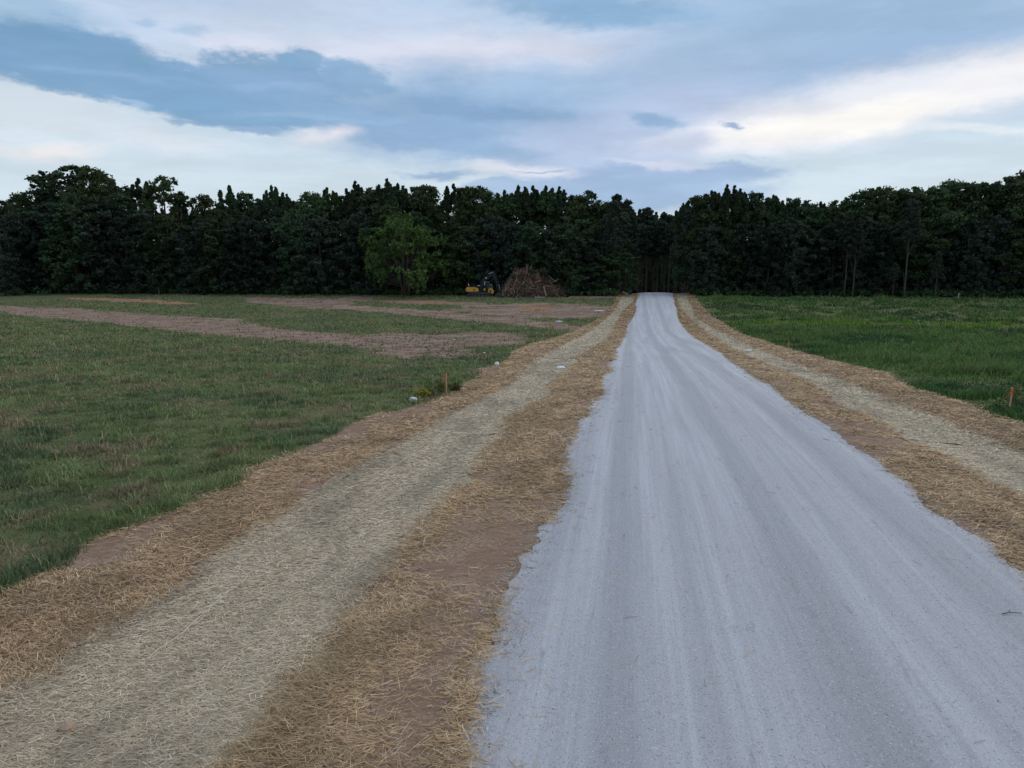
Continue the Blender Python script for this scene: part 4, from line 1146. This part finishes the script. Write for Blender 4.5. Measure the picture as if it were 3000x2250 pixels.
def brush_pile():
    rs = np.random.RandomState(19)
    x, y = ray_at(1545, 139.5); z = float(zt(x, y))
    e = empty('brush_pile', (x, y, z), PSI, category='brush pile', label='big heap of torn branches and stumps beside the excavator')
    xs = np.arange(-6, 8, .45); ys = np.arange(-4, 4.1, .45); X, Y, F = grid(xs, ys)
    Z = heap_h(X, Y) * .86 - .15 + rs.normal(0, .12, X.shape)
    obj('packed_core', mesh_np('packed_core', np.stack([X, Y, Z], 1), F), e, M_CORE)
    # logs that can be told apart
    for i in range(95):
        u = rs.uniform(-4.6, 6.6); v = -abs(rs.normal(0, 1.0)) * 1.6 if rs.rand() < .8 else rs.uniform(-1, 2)
        h = float(heap_h(np.array(u), np.array(v)))
        if h < .25: continue
        c = np.array([u, v, h * rs.uniform(.6, 1.0)])
        if i % 3 == 0: d = np.array([np.sign(u) * rs.uniform(.2, .9), -.6, -rs.uniform(.5, 1.2)])     # leaning against the heap
        else: d = np.array([rs.normal(0, 1), rs.normal(0, .5), rs.normal(0, .45)])
        d /= np.linalg.norm(d); L = rs.uniform(.8, 2.3); r = rs.uniform(.035, .10)
        p0, p1 = c - d * L / 2, c + d * L / 2
        p0[2] = max(p0[2], .05); p1[2] = max(p1[2], .05)
        mid = (p0 + p1) / 2 + rs.normal(0, .12, 3)
        MB().tube([p0, mid, p1], [r, r * .85, r * .6], 6).build('log', M_WOOD if rs.rand() < .55 else M_WOOD2, e)
    for k, (p0, p1, r) in enumerate([((-5.0, -2.6, .05), (-3.2, -2.2, 2.4), .09), ((-3.7, -2.9, .05), (-2.0, -2.4, 3.4), .10), ((-2.1, -3.2, .05), (-1.7, -2.8, 1.3), .09), ((-.1, -3.3, .0), (-.2, -2.9, 1.8), .09), ((.3, -3.0, 1.7), (3.2, -3.0, .7), .09), ((3.6, -3.2, .05), (3.1, -2.7, 1.9), .16), ((1.4, -2.4, 2.6), (2.6, -2.6, 3.0), .09), ((-1.6, -1.2, 4.2), (-2.3, -1.4, 4.6), .07), ((5.0, -1.4, 2.8), (6.1, -1.5, 3.4), .05), ((4.2, -1.2, 3.9), (5.6, -1.4, 2.9), .05)]):
        m_ = (np.array(p0) + np.array(p1)) / 2 + rs.normal(0, .08, 3)
        MB().tube([p0, m_, p1], [r, r * .9, r * .7], 7).build('log', M_WOOD, e)
    # twigs, beyond counting
    n = 5200; u = rs.uniform(-5.2, 7.4, n); v = rs.uniform(-3.6, 2.5, n); h = heap_h(u, v); k = h > .15; u, v, h = u[k], v[k], h[k]; n = len(u)
    P = np.stack([u, v, np.maximum(h * rs.uniform(.84, 1.12, n), .08)], 1)
    c = palette(rs, n, [(.25, .165, .12), (.36, .26, .20), (.15, .10, .075), (.48, .39, .31), (.28, .13, .075)], [4, 3, 3, 1.2, 1.4])
    q = strands('twigs', P, rs.uniform(0, 6.28, n), rs.normal(.25, .6, n), rs.uniform(.5, 2.1, n), rs.uniform(.03, .07, n), c, M_STRAW, kind='stuff'); q.parent = e
    # withered leaves and a few green tufts near the top
    L = []; Rr = []
    for i in range(70):
        uu = rs.uniform(-3.5, 4.5); vv = rs.uniform(-2.4, .8); L.append((uu, vv, float(heap_h(np.array(uu), np.array(vv))) * rs.uniform(.75, 1.0))); s = rs.uniform(.25, .5); Rr.append((s, s, s * .7))
    me = leaves_mesh('withered_leaves', clump_points(rs, np.array(L), np.array(Rr), 34), .2, rs, [(.20, .085, .045), (.14, .06, .035), (.24, .13, .06)], [2, 2, 1])
    obj('withered_leaves', me, e, None, kind='stuff')
    G = np.array([(1.3, -.6, 4.7), (1.0, -.8, 4.6), (1.7, -.6, 4.5), (3.2, -.4, 4.4), (3.5, -.5, 4.6), (3.3, -.4, 4.9), (-2.9, -1.0, 3.9)])
    me = leaves_mesh('green_tufts', clump_points(rs, G, np.full((7, 3), .5), 60), .25, rs, [(.10, .14, .06), (.08, .11, .055)], [1, 1], 2.4)
    obj('green_tufts', me, e, None, kind='stuff')


brush_pile()


def lying_log(px0, py0, px1, r, label, name='log', mat=None):
    p0, p1 = hit(px0, py0), hit(px1, py0 - 2)
    x, y = p0[0], p0[1]; o = empty(name, (x, y, float(zt(x, y))), 0, category='log', label=label)
    d = np.array([p1[0] - x, p1[1] - y, 0]); d = d / np.linalg.norm(d)
    L = (px1 - px0) / FPX * depth(x, y); rs = np.random.RandomState(int(px0))
    pts = [d * L * t + np.array([0, 0, r + rs.normal(0, r * .25)]) for t in np.linspace(0, 1, 6)]
    MB().tube(pts, [r * (1.1 - .35 * t) for t in np.linspace(0, 1, 6)], 8).build('stem', mat or M_WOOD, o, True)
    MB().tube([pts[3], pts[3] + d * .5 + np.array([0, -.3, .25])], [r * .5, r * .3], 6).build('branch_stub', mat or M_WOOD, o)
    return o


lying_log(1566, 873, 1618, .12, 'pale fallen log lying in the grass before the brush pile')


def small_heap(px, py, w, label):
    p = hit(px, py); rs = np.random.RandomState(int(px))
    e = empty('stick_heap', (p[0], p[1], float(zt(p[0], p[1]))), PSI, category='stick heap', label=label)
    for i in range(16):
        a = rs.normal(0, .5); L = rs.uniform(.8, 2.0); c = np.array([rs.uniform(-w / 2, w / 2), rs.uniform(-.4, .4), 0]); c[2] = .08 + rs.rand() * .45 * max(.1, 1 - abs(c[0]) * 2 / w)
        d = np.array([math.cos(a), math.sin(a), rs.normal(0, .15)]) * L / 2
        MB().tube([np.maximum(c - d, [-99, -99, .03]), np.maximum(c + d, [-99, -99, .03])], [.06, .035], 5).build('stick', M_WOOD2, e)
small_heap(482, 858, 3.4, 'low heap of sticks at the foot of the dark left wood')


# ------------------------------------------------------------------ stakes, posts, litter, stones
M_STAKE = mat_plain('raw_pine_lath', (.50, .31, .17), .8, .2, 12)
M_POST = mat_plain('weathered_post', (.20, .17, .14), .9, .3, 6)
M_POST2 = mat_plain('bleached_post', (.40, .37, .33), .9, .2, 6)
M_FLAG = mat_plain('orange_flagging_tape', (.85, .13, .03), .5, .15, 20)
M_BAG = mat_plain('white_plastic_film', (.78, .78, .80), .35, .08, 14)
M_ROCK = mat_plain('tan_field_stone', (.36, .26, .19), .9, .25, 14)


def stake(px, py, h, label, flag=1.0, lean=(.01, 0), orange_top=False, side=-1):
    p = hit(px, py); x, y = p[0], p[1]
    e = empty('survey_stake', (x, y, float(zt(x, y))), PSI, category='survey stake', label=label, group='survey stakes along the verges')
    e.rotation_euler = (lean[1], lean[0], PSI)
    w = .022
    MB().prism([(-w, -.15), (w, -.15), (w, h - .02), (w * .6, h), (-w * .6, h), (-w, h - .02)], -.012, .012).build('lath', M_STAKE, e)
    if flag:
        rs = random.Random(int(px)); b = MB(); n = 7
        b.tube([(0, 0, h * .90), (0, 0, h * .94)], .027, 8)
        b.build('tape_knot', M_FLAG, e)
        for sgn, ln, wd in ((1, .30 * flag, .034), (.55, .24 * flag, .030)):
            b = MB(); vs = []; fs = []
            for i in range(n):
                t = i / (n - 1); cx = side * (.03 + .16 * sgn * t * (1 - .25 * t)); cz = h * .92 - ln * t; yy = -.02 - .03 * math.sin(t * 4 + sgn)
                vs += [(cx - wd / 2 * (1 - .3 * t), yy, cz), (cx + wd / 2, yy - .012 * math.cos(t * 5), cz + .015)]
            for i in range(n - 1): fs.append((2 * i, 2 * i + 1, 2 * i + 3, 2 * i + 2))
            b.add(vs, fs).build('tape_tail', M_FLAG, e)
    if orange_top:
        MB().box((-w - .002, -.015, h * .72), (w + .002, .015, h * .90)).build('paint_band', M_FLAG, e)
    return e


stake(1308, 1157, .84, 'tall survey stake with orange tape left of the road, in the weeds')
stake(2956, 1208, .82, 'survey stake with orange tape among weeds at the right edge', 1.0, (.03, 0), True)
stake(2310, 1025, .72, 'survey stake with orange tape halfway along the right verge', 1.0)
stake(2153, 966, .62, 'small plain pinkish stake farther up the right verge', 0, (.0, 0), True)
stake(1760, 929, .85, 'plain pinkish stake beside the left verge near the dirt track', 0, (.0, 0), True)
stake(1799, 884, .75, 'far stake at the left verge below the crest', 0, (.0, 0), True)
stake(2016, 862, .55, 'far stake on the right bank beside the crest', 0, (.05, 0), True)


def post(px, Y, h, r, label, lean=0.0, mat=None):
    x, y = ray_at(px, Y)
    e = empty('fence_post', (x, y, float(zt(x, y))), PSI, category='post', label=label, group='old posts at the foot of the wood')
    e.rotation_euler = (0, lean, PSI)
    MB().tube([(0, 0, -.2), (0, 0, h * .5), (.01, 0, h - .03)], [r, r * .96, r * .92], 8).build('shaft', mat or M_POST, e)
    MB().tube([(.01, 0, h - .03), (.01, 0, h)], [r * .9, r * .55], 8).build('top', mat or M_POST, e)


for px, h, lb, ln in [(141, 1.3, 'weathered post at far left foot of the wood, leftmost of three', .02), (166, 1.5, 'weathered post at far left foot of the wood, middle of three', -.03), (195, 1.7, 'weathered post at far left foot of the wood, rightmost of three', .02), (461, 1.5, 'weathered post standing just left of the low stick heap', 0)]:
    post(px, 139, h, .07, lb, ln)
post(1788, 141.0, 1.5, .10, 'pale post by the tall pine left of the road gap', .02, M_POST2)
post(2436, 141.5, 1.0, .07, 'weathered post at right wood edge, nearest the road', .0)
post(2815, 139.5, 1.0, .09, 'pale weathered post at right wood edge, left of the last one', .02, M_POST2)
post(2890, 139.5, .8, .07, 'low weathered post at right wood edge, rightmost', .0)


def crumpled(name, px, py, w, h, label, flat=False, cat='litter', mat=None, group=None):
    """crumpled film: folded dome of facets"""
    p = hit(px, py); rs = np.random.RandomState(int(px + py)); x, y = p[0], p[1]
    nu, nv = 14, 9; V = []; F = []
    for j in range(nv):
        for i in range(nu):
            a = 2 * math.pi * i / nu; t = j / (nv - 1)
            rr = (1 - t ** 1.6) ** .6 * (1 + .22 * math.sin(a * 3 + px) + .12 * math.sin(a * 5 + py) + rs.normal(0, .07))
            V.append((w / 2 * rr * math.cos(a), w * (.32 if not flat else .45) * rr * math.sin(a), max(.004, h * .75 * (t ** .6) * (1 + rs.normal(0, .16) * (1 - t) + .35 * math.sin(a * 2 + 1) * (1 - t)))))
    for j in range(nv - 1):
        for i in range(nu): q = (i + 1) % nu; F.append((j * nu + i, j * nu + q, (j + 1) * nu + q, (j + 1) * nu + i))
    me = bpy.data.meshes.new(name); me.from_pydata(V, [], F); me.update()
    o = obj(name, me, None, mat or M_BAG, category=cat, label=label)
    if group: o['group'] = group
    o.location = (x, y, float(zt(x, y)) + .03); o.rotation_euler = (0, 0, PSI + rs.uniform(-.2, .2)); return o


GL = 'white litter strewn about'
crumpled('plastic_bag', 1643, 1073, .44, .17, 'crumpled white plastic bag lying on the left straw blanket', group=GL)
crumpled('plastic_bag', 1456, 1070, .25, .22, 'crumpled white plastic bag at grass edge by the left straw', group=GL)
crumpled('plastic_bag', 1211, 1176, .28, .17, 'greyish white bag caught in weeds left of the near stake', group=GL)
crumpled('plastic_scrap', 1419, 1036, .14, .10, 'tiny white scrap in the grass island by the dirt track', group=GL)
crumpled('plastic_scrap', 1327, 995, .42, .06, 'flat white scrap on the bare dirt track', True, group=GL)
crumpled('plastic_sheet', 1638, 943, 1.1, .15, 'flat white sheet in the grass strip between dirt tracks', True, group=GL)
crumpled('plastic_sheet', 1754, 912, 1.5, .12, 'long white sheet on dirt by the far left verge', True, group=GL)
crumpled('paper_sheet', 2192, 1022, .75, .06, 'flat white sheet on the right straw blanket', True, group=GL)
crumpled('white_board', 552, 860, 2.0, .12, 'pale board on the grass right of the low stick heap', True, group=GL)


def rock(px, py, s, label, mat=None):
    p = hit(px, py); rs = np.random.RandomState(int(px * 3 + py)); n = 10; V = []; F = []
    for j in range(6):
        ph = -math.pi / 2 + math.pi * j / 5
        for i in range(n):
            a = 2 * math.pi * i / n; k = 1 + rs.normal(0, .10)
            V.append((s * .62 * k * math.cos(ph) * math.cos(a), s * .5 * k * math.cos(ph) * math.sin(a), s * .42 * math.sin(ph) * (1 + .2 * math.cos(a + px))))
    for j in range(5):
        for i in range(n): q = (i + 1) % n; F.append((j * n + i, j * n + q, (j + 1) * n + q, (j + 1) * n + i))
    me = bpy.data.meshes.new('field_stone'); me.from_pydata(V, [], F); me.update()
    o = obj('field_stone', me, None, mat or M_ROCK, category='stone', label=label, group='field stones among the straw')
    o.location = (p[0], p[1], float(zt(p[0], p[1])) + .03 + s * .16); o.rotation_euler = (0, 0, rs.uniform(0, 3)); return o


rock(191, 2104, .125, 'largest tan stone lying on the near straw blanket')
rock(627, 1774, .075, 'tan clod on the near straw blanket, lower of two')
rock(705, 1697, .075, 'tan clod on the near straw blanket, upper of two')
rock(212, 1885, .07, 'small pale stone at the edge of the left straw')
rock(1292, 1866, .05, 'small pale stone in the bare soil beside the gravel')
rock(1229, 1664, .05, 'small pale stone among straw beside the left blanket')
rock(1633, 1260, .06, 'small grey stone in the straw by the road edge')


# weeds by the stakes
def weed(px, py, h, w, n, label, cols, seed):
    rs = np.random.RandomState(seed); p = hit(px, py); x, y = p[0], p[1]
    e = empty('weed_plant', (x, y, float(zt(x, y))), 0, category='weed', label=label, group='weeds by the stakes')
    b = MB(); C = []
    for i in range(n):
        a = rs.uniform(0, 6.28); q = rs.uniform(0, w / 2); hh = h * rs.uniform(.55, 1.0) * (1 - .5 * q / w)
        base = np.array([q * .35 * math.cos(a), q * .35 * math.sin(a), 0]); top = np.array([q * math.cos(a), q * math.sin(a), hh])
        b.tube([base, (base + top) / 2 + rs.normal(0, .02, 3), top], [.006, .005, .003], 4, False)
        for t in np.linspace(.25, 1.0, 7): C += [base + (top - base) * t + rs.normal(0, .04, 3) for _ in range(4)]
    b.build('stems', mat_w, e)
    me = leaves_mesh('foliage', np.array(C), .05, rs, cols, [2, 2, 1], 2.4, up=np.array([0, 0, .5])); obj('foliage', me, e)


mat_w = mat_plain('weed_stems', (.09, .11, .05), .8, .2, 20)
WG = [(.13, .18, .065), (.17, .21, .085), (.19, .19, .10)]
WY = [(.38, .36, .05), (.27, .30, .06), (.16, .20, .06)]
weed(1282, 1150, .62, .8, 18, 'feathery olive weed just left of the near stake', WG, 1)
weed(1258, 1160, .50, .8, 18, 'olive weed between the near stake and the yellow-flowered weed', WG, 2)
weed(1240, 1166, .38, .6, 22, 'yellow-flowered low weed left of the near stake', WY, 3)
weed(1334, 1146, .40, .7, 16, 'low green weed just right of the near stake', WG, 4)
weed(3010, 1206, .70, .8, 22, 'tall weed right of the right-edge stake', WG, 5)
weed(2925, 1200, .40, .6, 16, 'low weed just left of the right-edge stake', WG, 6)
weed(2975, 1184, .85, .9, 22, 'tallest weed standing behind the right-edge stake', WG, 7)

# a twig on the road
p = hit(2962, 1815)
tw = empty('twig', (p[0], p[1], float(zt(p[0], p[1])) + .07), .3, category='twig', label='dark twig lying on the gravel near the right picture edge')
MB().tube([(-.13, 0, .01), (-.02, .02, .015), (.12, -.02, .012)], [.008, .007, .004], 5).build('stem', M_WOOD2, tw)
MB().tube([(-.02, .02, .015), (.05, .08, .02)], [.005, .003], 4).build('side_shoot', M_WOOD2, tw)
print('tris', sum(len(me.loops) - 2 * len(me.polygons) for me in bpy.data.meshes)); print('polys', sum(len(o.data.polygons) for o in SC.objects if o.type == 'MESH'))
